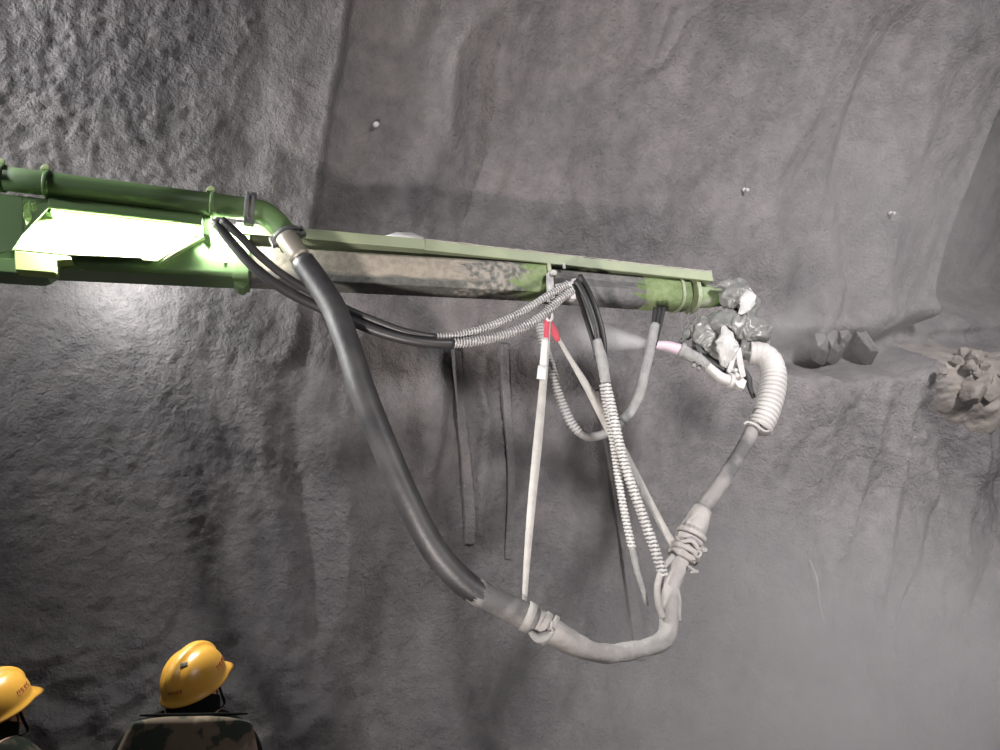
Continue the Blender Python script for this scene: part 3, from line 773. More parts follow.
# twisted rag loops on the second joint
bm = bmesh.new()
for dy in (0, 5, 11):
    c = P(684+dy*.4, 556-dy, 3.635); ax = Vector((.4, 0, 1)).normalized()
    a = ax.orthogonal().normalized(); b = ax.cross(a); r = 13.4*m_per_px(c)
    lp = [c+(a*cos(2*pi*k/28)+b*sin(2*pi*k/28))*(r*(1+.06*noise.noise(Vector((k*.7, dy, 0)))))+ax*.012*sin(k*.9+dy) for k in range(30)]
    sweep(bm, lp, .011, 8)
sweep(bm, crom([P(694, 555, 3.58), P(698, 557, 3.57), P(701, 553, 3.57), P(697, 551, 3.58)], 5), .007, 8)
sweep(bm, crom([P(688, 566, 3.57), P(692, 569, 3.56), P(695, 571, 3.56), P(690, 573, 3.56)], 5), .007, 8)
bolt(bm, P(699, 552, 3.6), Vector((1, 0, .3)), .012, .04); bolt(bm, P(691, 573, 3.57), Vector((1, 0, .2)), .010, .035)
obj('rag_binding', bm, M['rubber_dusty'], ch)
K3 = [(697, 519, 3.70), (708, 502, 3.72), (722, 482, 3.75), (736, 460, 3.78), (747, 441, 3.81), (755, 424, 3.84), (760, 412, 3.85)]
kp3 = [P(*q) for q in K3]
hose_part('upper_hose_length', kp3, [q*m_per_px(p) for q, p in zip((9, 8, 7.5, 7.2, 7, 7, 7), kp3)], M['rubber_mid'], ch, 22, step=.02, wob=.003, lab='half dusty upper length')
# side rope tail beside the joint
bm = bmesh.new(); sweep(bm, crom([P(673, 556, 3.56), P(663, 568, 3.52), P(657.5, 586, 3.49), P(658.5, 604, 3.48), P(663, 618, 3.48)], 8), 3.4*m_per_px(P(660, 590, 3.5)), 10)
sweep(bm, crom([P(677, 588, 3.55), P(679, 600, 3.53), P(678.5, 612, 3.53), P(678, 621, 3.53)], 6), [.010, .011, .012, .016], 10)
obj('rag_tail', bm, M['rubber_dusty'], ch)
# white corrugated duct sleeve
K4 = [(750, 353, 3.94), (762, 354, 3.93), (771, 362, 3.92), (774, 376, 3.91), (772, 393, 3.89), (767, 410, 3.87), (759, 428, 3.85)]
kp4 = [P(*q) for q in K4]
sp = resample(crom(kp4, 14), .0045)
bm = bmesh.new()
nsp = len(sp)
def dfn(i, s, a):
    x = (s/.0295) % 1; k = min(1, max(.12, (i/nsp-.26)*5))
    return k*(.004 if x < .66 else -.014)
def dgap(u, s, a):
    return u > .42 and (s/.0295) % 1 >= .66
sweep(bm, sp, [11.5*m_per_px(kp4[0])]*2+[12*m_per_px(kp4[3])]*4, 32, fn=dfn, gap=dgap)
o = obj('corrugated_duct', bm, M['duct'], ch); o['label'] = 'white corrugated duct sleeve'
o.data.materials.append(mat('duct_groove_shade', (.17, .165, .155), .7))  # groove faces darker: shade between the ribs put into the colour
bm = bmesh.new(); sweep(bm, crom([P(744, 424, 3.8), P(748, 422, 3.79), P(756, 425, 3.78), P(764, 431, 3.79), P(769, 431, 3.82)], 6), .006, 8)
obj('duct_wire_end', bm, M['duct'], ch)

# hydraulic hoses sagging below the boom
def hyd(name, label, K, r_px, split, m1, m2, amp, pitch):
    kp = [P(*q) for q in K]
    e = empty(name, kp[len(kp)//2]); tag(e, label, 'hose', 'hydraulic hoses under the boom')
    sp = crom(kp, 12); n = int((len(sp)-1)*split); rr = r_px*m_per_px(kp[2])
    bm = bmesh.new(); sweep(bm, resample(sp[:n+1], .02), rr, 16); obj('plain_hose', bm, m1, e)
    bm = bmesh.new(); sweep(bm, resample(sp[n:], .0035), rr*.86, 14, fn=corr(0, amp, pitch), gap=wrap_gap(pitch)); g_ = obj('spiral_guard', bm, m2, e); g_['label'] = 'pale spiral guard'; g_.data.materials.append(M['hose_grey'])
    return e
hyd('hydraulic_hose', 'lower black hose sagging from pipe bracket, spiral wrapped to the right', [(216, 222, 3.0), (232, 243, 3.03), (256, 269, 3.06), (290, 293, 3.1), (335, 314, 3.14), (385, 334, 3.2), (430, 343, 3.26), (470, 342, 3.32), (510, 333, 3.38), (540, 317, 3.42), (560, 299, 3.45), (572, 290, 3.47)], 5.2, .60, M['hose'], M['spiral'], .008, .0145)
hyd('hydraulic_hose', 'upper black hose sagging from pipe bracket, its bright spiral guard topmost', [(222, 220, 2.98), (240, 236, 3.0), (258, 254, 3.04), (285, 276, 3.09), (325, 299, 3.13), (370, 319, 3.19), (410, 333, 3.24), (445, 337, 3.3), (485, 328, 3.35), (520, 313, 3.4), (550, 294, 3.43), (568, 284, 3.46)], 4.0, .62, M['hose'], M['spiral'], .008, .0145)
bm = bmesh.new()
# loop of hose hanging behind the straps: spiral half and woven half
lo = empty('looped_hose', P(600, 437, 3.7)); tag(lo, 'grey hose hanging in a U loop beneath the boom tip, spiral left leg', 'hose')
KA = [(538, 318, 3.66), (541, 330, 3.66), (545, 348, 3.66), (552, 370, 3.66), (560, 396, 3.67), (570, 420, 3.68), (580, 433, 3.69)]
ka = [P(*q) for q in KA]; sp = resample(crom(ka, 10), .0045)
bm = bmesh.new(); sweep(bm, sp, 4.6*m_per_px(ka[3]), 14, fn=corr(0, .005, .018), gap=wrap_gap(.018)); obj('spiral_guard', bm, M['spiral_dark'], lo).data.materials.append(M['hose_grey'])
KB = [(579, 432, 3.69), (588, 437, 3.7), (602, 435, 3.71), (616, 428, 3.72), (624, 420, 3.73)]
hose_part('bare_bend', [P(*q) for q in KB], 4.4*m_per_px(ka[3]), M['hose_grey'], lo, 14)
KC = [(621, 422, 3.725), (631, 411, 3.74), (640, 392, 3.76), (646, 367, 3.78), (651, 345, 3.8), (655, 325, 3.83)]
hose_part('woven_sleeve', [P(*q) for q in KC], 5.2*m_per_px(ka[3]), M['sleeve'], lo, 14, wob=.002)
bm = bmesh.new()
for dx in (0, 4, 8):
    sweep(bm, crom([P(651+dx*.5, 345, 3.8), P(653+dx*.9, 326, 3.83), P(655+dx*1.1, 308, 3.86)], 8), .011, 10)
obj('dark_hose_ends', bm, M['hose'], lo)
# bundle of hoses down from the hose bracket
def dangling(name, label, top, mid, K, r_px, amp, pitch, m, tail=None):
    kp = [P(*q) for q in K]; e = empty(name, kp[0]); tag(e, label, 'hose', 'hoses hanging from the boom bracket')
    bm = bmesh.new(); sweep(bm, resample(crom([P(*q) for q in top], 10), .015), r_px*.62*m_per_px(kp[0]), 14); obj('plain_hose', bm, M['hose'], e)
    if mid:
        bm = bmesh.new(); sweep(bm, resample(crom([P(*q) for q in mid], 10), .012), [r_px*.9*m_per_px(kp[0]), r_px*1.15*m_per_px(kp[0]), r_px*m_per_px(kp[0])], 14, fn=lambda i, s, a: .003*noise.noise(Vector((s*30, cos(a), sin(a))))); obj('woven_sleeve', bm, M['sleeve'], e)
    sp = resample(crom(kp, 12), .0045)
    bm = bmesh.new(); sweep(bm, sp, r_px*.88*m_per_px(kp[0]), 14, fn=corr(0, amp, pitch), gap=wrap_gap(pitch)); obj('spiral_guard', bm, m, e).data.materials.append(M['hose_grey'])
    if tail:
        bm = bmesh.new(); sweep(bm, resample(crom([P(*q) for q in tail], 8), .015), [r_px*.8*m_per_px(kp[0]), r_px*.7*m_per_px(kp[0]), r_px*.5*m_per_px(kp[0])], 12); obj('hose_end', bm, M['sleeve'], e)
    return e
dangling('hanging_hose', 'long hanging hose with spiral guard ending at the thick hose', [(576, 281, 3.47), (583, 292, 3.46), (590, 308, 3.46), (596, 328, 3.47), (599, 350, 3.48)],
         [(597, 340, 3.475), (602, 360, 3.48), (606, 383, 3.49)], [(605, 380, 3.49), (610, 400, 3.5), (616, 428, 3.5), (624, 462, 3.51), (634, 492, 3.51), (645, 522, 3.51), (655, 550, 3.51), (664, 577, 3.51)], 5.0, .006, .019, M['spiral'])
dangling('hanging_hose', 'thinner hanging hose with its free end dangling left of the thick hose', [(574, 284, 3.5), (580, 300, 3.5), (588, 325, 3.5), (594, 345, 3.51), (603, 385, 3.52)],
         None, [(603, 385, 3.52), (608, 415, 3.53), (613, 441, 3.54), (618, 475, 3.54), (625, 515, 3.54), (632, 548, 3.54)], 4.0, .005, .017, M['spiral'], tail=[(632, 547, 3.54), (637, 570, 3.54), (643, 590, 3.54), (647, 606, 3.54)])
bm = bmesh.new()
sweep(bm, resample(crom([P(580, 276, 3.5), P(587, 288, 3.48), P(594, 304, 3.47), P(600, 322, 3.48), P(604, 342, 3.5), P(604, 362, 3.52)], 10), .015), 2.8*m_per_px(P(590, 300, 3.5)), 14)
tag(recenter(obj('short_black_hose', bm, M['hose'])), 'short bare black hose lying over the hanging hoses at the bracket', 'hose')
# webbing slings
def sling(label, K, w, red, wrapK, wk=1.0):
    kp = [P(*q) for q in K]; e = empty('lifting_sling', kp[0]); tag(e, label, 'sling', 'slings carrying the concrete hose')
    sp = resample(crom(kp, 8), .03)
    bm = bmesh.new(); ribbon(bm, sp, [x*wk*m_per_px(kp[1]) for x in w], .005, Vector((1, 0, 0))); obj('webbing', bm, M['web'], e)
    for rk, rw, m, nm in red:
        bm = bmesh.new(); ribbon(bm, resample([P(*q) for q in rk], .02), [x*m_per_px(kp[0]) for x in rw], .009, Vector((1, 0, .2))); obj(nm, bm, m, e)
    c, ax, r = wrapK
    c = P(*c); ax = Vector(ax).normalized(); a = ax.orthogonal().normalized(); b = ax.cross(a); r = r*m_per_px(c)
    lp = [c+(a*cos(2*pi*k/32)+b*sin(2*pi*k/32))*r for k in range(33)]
    bm = bmesh.new(); ribbon(bm, lp, .035, .005, ax); obj('choke_loop', bm, M['web'], e)
    return e
sling('near vertical webbing sling with white lap joint, holding the hose at left', [(548, 320, 3.5), (546, 350, 3.48), (543, 385, 3.46), (538, 440, 3.42), (532, 500, 3.36), (527, 560, 3.3), (524, 607, 3.25)], [6, 7, 8, 8.5, 7.5, 6, 4], 
      [([(547, 320, 3.49), (546, 340, 3.48)], [5, 5], M['red'], 'red_sleeve'), ([(545, 338, 3.475), (542.5, 372, 3.455)], [6, 7], M['web_white'], 'white_lap'), ([(542.5, 366, 3.45), (541, 379, 3.445)], [8.5, 8.5], M['web_white'], 'lap_end')],
      ((528, 617, 3.25), (.9, .1, -.42), 14.5))
sling('slanting webbing sling running down right to the hose joint', [(551, 325, 3.52), (566, 352, 3.53), (590, 392, 3.55), (616, 440, 3.57), (640, 485, 3.6), (660, 522, 3.62), (674, 546, 3.63)], [3, 4, 7, 9, 8, 6.5, 5.5],
      [([(549, 321, 3.505), (554, 331, 3.51), (558, 341, 3.515)], [4, 8, 5], M['red'], 'red_sleeve')],
      ((683, 549, 3.65), (.4, .1, 1), 13.6), 1.2)
# shackle loop carrying both slings
bm = bmesh.new(); sweep(bm, crom([P(547, 306, 3.52), P(546, 314, 3.5), P(548, 321, 3.49), P(552, 318, 3.5), P(551, 306, 3.53), P(549, 296, 3.55)], 6), .008, 8)
tag(recenter(obj('sling_hook', bm, M['white_metal'])), 'small pale hook under the boom bracket carrying both slings', 'hook')

# ------------------------------------------------------------------ things on the lining
def strip(pts_px, w_px, th, label, fade=0):
    bm = bmesh.new(); rings = []
    hp = [H2(*q) for q in pts_px]; n = 40
    for i in range(n+1):
        x = i/n*(len(hp)-1); k = min(int(x), len(hp)-2); f = x-k
        s = hp[k][0]*(1-f)+hp[k+1][0]*f; a = hp[k][1]*(1-f)+hp[k+1][1]*f
        w = w_px*.0062*(.85+.3*noise.noise(Vector((i*.35, w_px, 0))))
        off = th*(1-fade*i/n)
        rings.append([lin_point(s-w/2, a, -.05), lin_point(s-w/2, a, off)+DV*.004*noise.noise(Vector((i, 1, 0))), lin_point(s+w/2, a, off), lin_point(s+w/2, a, -.05)])
    # straighten: strips are stiff, follow the mean of the wall
    for j in range(4):
        for _ in range(12):
            for i in range(1, n): rings[i][j] = rings[i][j]*.5+(rings[i-1][j]+rings[i+1][j])*.25
    loft(bm, rings)
    return tag(recenter(obj('lining_strip', bm, M['wall'], smooth=False, bevel=.008)), label, 'strip', 'vertical strips in the lining')
strip([(455, 350), (458, 400), (465, 470), (469, 545)], 12, .06, 'mortar-covered vertical strip on the wall right behind the black hose', .5)
strip([(502, 345), (504, 390), (508, 440), (511, 500), (508, 560)], 11, .06, 'mortar-covered vertical strip on the wall left of the upright sling', .8)
strip([(598, 392), (606, 440), (616, 500), (626, 570), (640, 660)], 16, .05, 'broad mortar-covered strip on the wall behind the hanging hoses', .4)
def pin(px, py, label):
    s, a = H2(px, py); c = lin_point(s, a); nn = lin_normal(a)
    bm = bmesh.new(); sweep(bm, [c-nn*.06, c+nn*.02, c+nn*.05], .006, 8); bolt(bm, c+nn*.045, nn, .015, .014, 8); bolt(bm, c+nn*.015, nn, .018, .005, 12)
    tag(recenter(obj('marker_pin', bm, M['white_metal'])), label, 'pin', 'pale pins in the lining')
pin(375, 125, 'pale pin in the wall above the middle of the boom')
pin(743, 190, 'pale pin in the wall above the spray head')
pin(889, 213, 'pale pin in the wall beside the dark set-back round')
bm = bmesh.new()
sweep(bm, crom([lin_point(*H2(807, 560), .03), lin_point(*H2(811, 580), .06), lin_point(*H2(814, 600), .05), lin_point(*H2(818, 622), .06)], 6), .003, 6)
tag(recenter(obj('wire_end', bm, M['white_metal'])), 'thin pale wire end hanging on the lower right wall', 'wire')
# rubble on the bench
def rock(name, px, py, size, label, seed, group, off=.06, ang=True, m=None, sq=(1, 1, 1)):
    s, a = H2(px, py); c = lin_point(s, a, off)
    bm = bmesh.new(); bmesh.ops.create_icosphere(bm, subdivisions=3, radius=1)
    rr = random.Random(seed); planes = [(Vector((rr.uniform(-1, 1), rr.uniform(-1, 1), rr.uniform(-1, 1))).normalized(), rr.uniform(.45, .85)) for _ in range(14)]
    for v in bm.verts:
        d = v.co.normalized(); k = 1.0
        for pn, pd in planes:
            q = d.dot(pn)
            if q > 1e-3: k = min(k, pd/q)
        v.co = d*k*(1+.05*noise.noise(d*3+Vector((seed, 0, 0))))
        v.co = Vector((v.co.x*sq[0], v.co.y*sq[1], v.co.z*sq[2]))*size
    rot = Matrix.Rotation(rr.uniform(0, 6), 3, 'Z') @ Matrix.Rotation(rr.uniform(-.5, .5), 3, 'X')
    bmesh.ops.transform(bm, matrix=rot.to_4x4(), verts=bm.verts[:])
    o = obj(name, bm, m or M['rock'], smooth=True); o.data.set_sharp_from_angle(angle=radians(28)); o.location = c
    tag(o, label, 'rock', group); return o
GR = 'loose stones on the rubble heap'
for i, (px, py, sz) in enumerate([(949, 355, .075), (960, 359, .09), (978, 357, .085), (953, 366, .07), (968, 366, .06), (940, 360, .05), (963, 373, .05), (955, 391, .15), (975, 388, .13), (990, 356, .06), (928, 371, .05), (985, 372, .07)]):
    rock('rubble_stone', px, py, sz, 'pale broken stone on the rubble heap at the right edge', 40+i, GR, .14)
GL = 'slabs on the bench'
SLABS = [([(822, 325), (832, 326), (840, 334), (846, 347), (839, 352), (832, 346), (826, 337)], 'tallest tilted grey slab on the bench right of the white duct'),
         ([(813, 329), (821, 327), (827, 338), (834, 348), (828, 352), (818, 346)], 'grey slab leaning against the left of the tallest slab'),
         ([(854, 328), (859, 321), (867, 331), (873, 341), (880, 351), (872, 352), (864, 343), (858, 334)], 'narrow slanting slab to the right of the tallest slab'),
         ([(839, 330), (848, 329), (853, 336), (847, 342), (842, 338)], 'small slab wedged against the upper right of the tallest slab')]
for i, (poly, lab) in enumerate(SLABS):
    cx = sum(q[0] for q in poly)/len(poly); cy = sum(q[1] for q in poly)/len(poly)
    c = lin_point(*H2(cx, cy)); bm = bmesh.new(); pts = []
    for k, (x, y) in enumerate(poly):
        p = P(x, y, c.y-.14+.05*sin(k*2.1+i)+(.10 if x > cx else -.02)); pts.append(p)
    back = [p+(c-pts[0]).normalized()*0+Vector((.05, .26, -.03)) for p in pts]
    mid = sum(pts, Vector())/len(pts)+Vector((.01, -.035, .0))
    vf = [bm.verts.new(p) for p in pts]; vb = [bm.verts.new(p) for p in back]; vm = bm.verts.new(mid); n_ = len(pts)
    for k in range(n_):
        j = (k+1) % n_; bm.faces.new((vf[k], vf[j], vm)); bm.faces.new((vf[k], vb[k], vb[j], vf[j]))
    bm.faces.new(vb)
    tag(recenter(obj('rock_slab', bm, M['wall'], smooth=False, bevel=.012)), lab, 'rock', GL)
# mound of fine rubble under the loose stones
hs_, ha_ = H2(985, 388); bm = bmesh.new(); gr = []
for i in range(71):
    row = []
    for j in range(61):
        s_ = hs_-.75+1.5*i/70; a_ = ha_-.48+.96*j/60
        q = ((s_-hs_)/.62)**2+((a_-ha_-.0)/.40)**2
        off = .16*(1-q)+.05*noise.noise(Vector((s_*7, a_*7, 2)))+.03*abs(noise.noise(Vector((s_*17, a_*17, 5))))+.015*noise.noise(Vector((s_*40, a_*40, 1)))
        row.append((s_, a_, max(off, -.08)))
    gr.append(row)
ss_ = np.array([[q[0] for q in r] for r in gr]); aa_ = np.array([[q[1] for q in r] for r in gr]); oo_ = np.array([[q[2] for q in r] for r in gr])
dd_ = disp(ss_, aa_)+oo_; ph_ = aa_/RAD; rr2 = RAD-dd_
gv = [[bm.verts.new(W0+DV*float(ss_[i, j])+NV*float(RAD-rr2[i, j]*cos(ph_[i, j]))+Vector((0, 0, float(ZC+rr2[i, j]*sin(ph_[i, j]))))) for j in range(61)] for i in range(71)]
for i in range(70):
    for j in range(60): bm.faces.new((gv[i][j], gv[i+1][j], gv[i+1][j+1], gv[i][j+1]))
tag(recenter(obj('rubble_heap', bm, M['rock'])), 'tan heap of fine rubble on the bench at the right edge', 'rubble', None, 'stuff')

# ------------------------------------------------------------------ people
def skin_mesh(verts, edges, radii, sub=2):
    me = bpy.data.meshes.new('tmp'); me.from_pydata(verts, edges, [])
    o = bpy.data.objects.new('tmp', me); COL.objects.link(o)
    md = o.modifiers.new('skin', 'SKIN'); md.use_smooth_shade = True
    for i, r in enumerate(radii):
        me.skin_vertices[0].data[i].radius = (r, r) if not isinstance(r, tuple) else r
    me.skin_vertices[0].data[0].use_root = True
    if sub:
        ss = o.modifiers.new('s', 'SUBSURF'); ss.levels = sub; ss.render_levels = sub
    return o
def bake(o, name, m, parent, remesh=None, extra=None):
    if remesh:
        r = o.modifiers.new('r', 'REMESH'); r.mode = 'VOXEL'; r.voxel_size = remesh; r.use_smooth_shade = True
        s = o.modifiers.new('sm', 'SMOOTH'); s.iterations = 4; s.factor = .5
    dg = bpy.context.evaluated_depsgraph_get(); dg.update()
    me = bpy.data.meshes.new_from_object(o.evaluated_get(dg))
    bpy.data.objects.remove(o)
    me.materials.clear(); me.materials.append(m); me.name = name
    for p in me.polygons: p.use_smooth = True
    q = bpy.data.objects.new(name, me); COL.objects.link(q); q.parent = parent
    return q
def head_mesh(bm, c, yaw, pitch, sc_=1.0):
    """sculpted head: skull, brow, nose, lips, chin, ears; local frame faces +Y"""
    R = Matrix.Translation(c) @ Matrix.Rotation(yaw, 4, 'Z') @ Matrix.Rotation(pitch, 4, 'X')
    b2 = bmesh.new(); bmesh.ops.create_uvsphere(b2, u_segments=40, v_segments=28, radius=1)
    for v in b2.verts:
        x, y, z = v.co
        px_, py_, pz_ = x*.076, y*.095, z*.115
        if z < 0:
            px_ *= 1-.28*(-z)**1.3; py_ = py_*(1-.10*-z)+.012*(-z)*(1 if y > 0 else .2)
        if y > .3:
            fx = math.exp(-(x/.16)**2)
            pz_n = math.exp(-((z+.12)/.22)**2)
            py_ += .024*fx*pz_n*(1 if z > -.35 else .5)
            py_ += .006*math.exp(-((z-.22)/.1)**2)
            py_ -= .010*math.exp(-((z-.08)/.09)**2)*math.exp(-((abs(x)-.38)/.16)**2)
            py_ += .006*math.exp(-((z+.47)/.06)**2)*math.exp(-(x/.3)**2)
            py_ += .010*math.exp(-((z+.78)/.15)**2)*math.exp(-(x/.35)**2)
        v.co = (px_, py_, pz_)
    for sg in (1, -1):
        b3 = bmesh.new(); bmesh.ops.create_uvsphere(b3, u_segments=16, v_segments=12, radius=1)
        for v in b3.verts:
            x, y, z = v.co; v.co = (sg*(.078+.010*x+.010*max(0, -y)), -.008+.019*y, -.008+.033*z+.004*y)
        me_ = bpy.data.meshes.new('t'); b3.to_mesh(me_); b2.from_mesh(me_); bpy.data.meshes.remove(me_); b3.free()
    bmesh.ops.transform(b2, matrix=R, verts=b2.verts[:])
    me_ = bpy.data.meshes.new('t'); b2.to_mesh(me_); bm.from_mesh(me_); bpy.data.meshes.remove(me_); b2.free()
    return R
def helmet(R, parent, scuff=True):
    """yellow ridged safety helmet in the head frame R (parent-local)"""
    hl = empty('safety_helmet', (0, 0, 0)); hl.parent = parent
    hl.matrix_local = R
    COLS, ROWS = 72, 22
    def pt(az, el, out=0.0):
        d = Vector((sin(az), cos(az))); ce = cos(el)**.82; se = sin(el)**.92 if el > 0 else 0
        x = .108*d.x*ce; y = .136*d.y*ce; z = .045+.128*se
        # centre ridge front to back plus side grooves
        rid = math.exp(-(x/.023)**8)*sstep_(el, .12, .5)
        gro = math.exp(-((abs(x)-.040)/.010)**2)*sstep_(el, .3, .6)
        k = 1+.075*rid-.025*gro+out
        return Vector((x*k, y*k, .045+(z-.045)*k))
    def sstep_(x, a, b):
        t = min(1, max(0, (x-a)/(b-a))); return t*t*(3-2*t)
    bm = bmesh.new(); rows = []
    for j in range(ROWS+1):
        el = (pi/2-.02)*j/ROWS
        rows.append([bm.verts.new(pt(2*pi*k/COLS, el)) for k in range(COLS)])
    for j in range(ROWS):
        for k in range(COLS): bm.faces.new((rows[j][k], rows[j][(k+1) % COLS], rows[j+1][(k+1) % COLS], rows[j+1][k]))
    bm.faces.new(rows[-1])
    # skirt and peak
    prev = rows[0]
    for f in (0.35, .7, 1.0):
        ring = []
        for k in range(COLS):
            az = 2*pi*k/COLS; b = pt(az, 0); fr = max(0, cos(az)); pk = sstep_(fr, .55, .98)
            o = .010+.036*pk; dn = .022+.012*pk
            d = Vector((b.x, b.y, 0)).normalized()
            if pk > 0: d = (d+Vector((0, pk*1.2, 0))).normalized()
            v = b+d*o*f-Vector((0, 0, dn*f**(1.0+.3*pk)))
            ring.append(bm.verts.new(v))
        for k in range(COLS): bm.faces.new((prev[k], ring[k], ring[(k+1) % COLS], prev[(k+1) % COLS]))
        prev = ring
    so = obj('shell', bm, M['yellow'], hl, local=True)
    sm = so.modifiers.new('s', 'SOLIDIFY'); sm.thickness = .004; sm.offset = -1
    # harness band inside
    bm = bmesh.new()
    rr = [[Vector((.084*sin(2*pi*k/40)*q, .103*cos(2*pi*k/40)*q, z)) for k in range(40)] for q, z in ((1, .045), (1, .015), (.96, .015), (.96, .045))]
    loft(bm, rr+[rr[0]], caps=False); obj('headband', bm, M['cloth_black'], hl, local=True)
    # chin strap
    bm = bmesh.new()
    for sg in (1, -1):
        ribbon(bm, crom([Vector((sg*.088, .02, .03)), Vector((sg*.088, .026, -.03)), Vector((sg*.07, .045, -.09)), Vector((0, .06, -.128))], 6), .012, .002, Vector((0, 1, 0)))
    obj('chin_strap', bm, M['cloth_black'], hl, local=True)
    # red printed characters: rear and right side, worn and unreadable
    def patch(az0, el0, w, h, m, nm, out=.012, rows_=3):
        bm = bmesh.new(); vs = []
        for i in range(5):
            vs.append([bm.verts.new(pt(az0+(i/4-.5)*w, el0+(j/rows_-.5)*h, out)) for j in range(rows_+1)])
        for i in range(4):
            for j in range(rows_): bm.faces.new((vs[i][j], vs[i+1][j], vs[i+1][j+1], vs[i][j+1]))
        return bm
    def print_row(az0, el0, step, n, sz, nm):
        bm = bmesh.new()
        for c_ in range(n):
            a0 = az0+c_*step; rnd_ = random.Random(c_+n)
            for (dx0, dy0, dx1, dy1) in ((-.4, .4, .4, .4), (-.4, 0, .4, 0), (-.45, -.45, .45, -.45), (0, -.45, 0, .5), (-.4, .4, -.4, -.1), (.4, .4, .4, -.1)):
                if rnd_.random() < .15: continue
                p0 = pt(a0+dx0*sz, el0+dy0*sz*1.3, .010); p1 = pt(a0+dx1*sz, el0+dy1*sz*1.3, .010); d = (p1-p0); nn = p0.normalized(); sd = d.cross(nn).normalized()*.0014
                bm.faces.new([bm.verts.new(q) for q in (p0-sd, p1-sd, p1+sd, p0+sd)])
        g = bmesh.ops.extrude_face_region(bm, geom=bm.faces[:])
        for v in [x for x in g['geom'] if isinstance(x, bmesh.types.BMVert)]: v.co -= v.co.normalized()*.004
        obj(nm, bm, M['redtext'], hl, smooth=False, local=True)
    print_row(.85, .30, .17, 4, .12, 'side_print')
    print_row(2.72, .22, .10, 5, .07, 'rear_print')
    if scuff:
        bm = patch(2.55, 1.0, .36, .16, M['scuff'], 'scuff', .012)
        g = bmesh.ops.extrude_face_region(bm, geom=bm.faces[:])
        for v in [x for x in g['geom'] if isinstance(x, bmesh.types.BMVert)]: v.co -= v.co.normalized()*.006
        obj('scuff_mark', bm, M['scuff'], hl, local=True)
    return hl
def person(loc, body_yaw, head_yaw, head_pitch, hz, label, camo_back, lean=0):
    p = empty('person', loc, (0, 0, body_yaw)); tag(p, label, 'person', 'workers watching the spraying')
    hz_c = hz   # head centre height
    sh = hz-.10
    V = []; E = []; Rr = []
    def add(v, r, par=None):
        V.append(v); Rr.append(r)
        if par is not None: E.append((par, len(V)-1))
        return len(V)-1
    pel = add((0, 0, .94), (.165, .12))
    w = add((0, .01, 1.10), (.15, .105), pel); c_ = add((0, 0, sh-.13), (.175, .115), w)
    u = add((0, -.01, sh-.01), (.12, .085), c_); nk = add((0, 0, sh+.05), .056, u); hd = add((0, .01, hz-.03), .062, nk)
    hands = []
    for sg in (1, -1):
        s = add((sg*.175, -.01, sh-.07), .064, u); e = add((sg*.235, -.03, sh-.33), .046, s); h = add((sg*.235, .05, sh-.57), .032, e)
        k = add((sg*.233, .075, sh-.65), (.042, .022), h)
        hands.append((sg, k))
        for fi, (dx, L) in enumerate(((-.028, .068), (-.010, .078), (.010, .074), (.027, .058))):
            f1 = add((sg*.233+dx*.3, .085+dx, sh-.70), .0095, k); f2 = add((sg*.228+dx*.3, .093+dx, sh-.70-L*.5), .0085, f1); add((sg*.215+dx*.3, .09+dx, sh-.70-L*.9), .007, f2)
        t1 = add((sg*.205, .10, sh-.67), .010, k); add((sg*.19, .115, sh-.71), .008, t1)
        hip = add((sg*.095, 0, .86), .088, pel); kn = add((sg*.105, .02, .48), .060, hip); an = add((sg*.11, -.01, .09), .040, kn); add((sg*.12, .13, .035), (.042, .03), an)
    bo = skin_mesh(V, E, Rr, 2)
    dg = bpy.context.evaluated_depsgraph_get(); dg.update()
    me = bpy.data.meshes.new_from_object(bo.evaluated_get(dg)); bpy.data.objects.remove(bo)
    bm = bmesh.new(); bm.from_mesh(me); bpy.data.meshes.remove(me)
    R = head_mesh(bm, Vector((0, .02, hz)), head_yaw, head_pitch)
    me = bpy.data.meshes.new('b'); bm.to_mesh(me); bm.free()
    o = bpy.data.objects.new('b', me); COL.objects.link(o)
    bake(o, 'body', M['skin'], p, remesh=.0075)
    # hair cap
    bm = bmesh.new(); bmesh.ops.create_uvsphere(bm, u_segments=32, v_segments=20, radius=1)
    for v in bm.verts:
        x, y, z = v.co
        v.co = (x*.084, y*.103-.004, z*.121)
        if y > .25: v.co.y -= .05*(y-.25)*2; v.co.z = max(v.co.z, .02)
        if v.co.z < -.045: v.co.z = -.045-(v.co.z+.045)*.1
    bmesh.ops.transform(bm, matrix=R, verts=bm.verts[:])
    obj('hair', bm, M['hair'], p, local=True)
    helmet(R, p)
    # jacket: torso and sleeves a little larger than the body
    V2 = []; E2 = []; R2 = []
    def add2(v, r, par=None):
        V2.append(v); R2.append(r)
        if par is not None: E2.append((par, len(V2)-1))
        return len(V2)-1
    a0 = add2((0, 0, .80), (.195, .15)); a1 = add2((0, .01, 1.05), (.185, .14), a0); a2 = add2((0, 0, sh-.14), (.215, .15), a1); a3 = add2((0, -.015, sh-.02), (.125, .105), a2); add2((0, -.005, sh+.055), (.088, .085), a3)
    for sg in (1, -1):
        s = add2((sg*.205, -.012, sh-.085), .085, a3); e = add2((sg*.245, -.03, sh-.33), .066, s); add2((sg*.24, .045, sh-.56), .052, e)
    jo = skin_mesh(V2, E2, R2, 2); bake(jo, 'jacket', M['cloth_black'] if camo_back else M['camo_dark'], p, remesh=.014)
    # standing collar
    bm = bmesh.new(); k = 36; rr = []
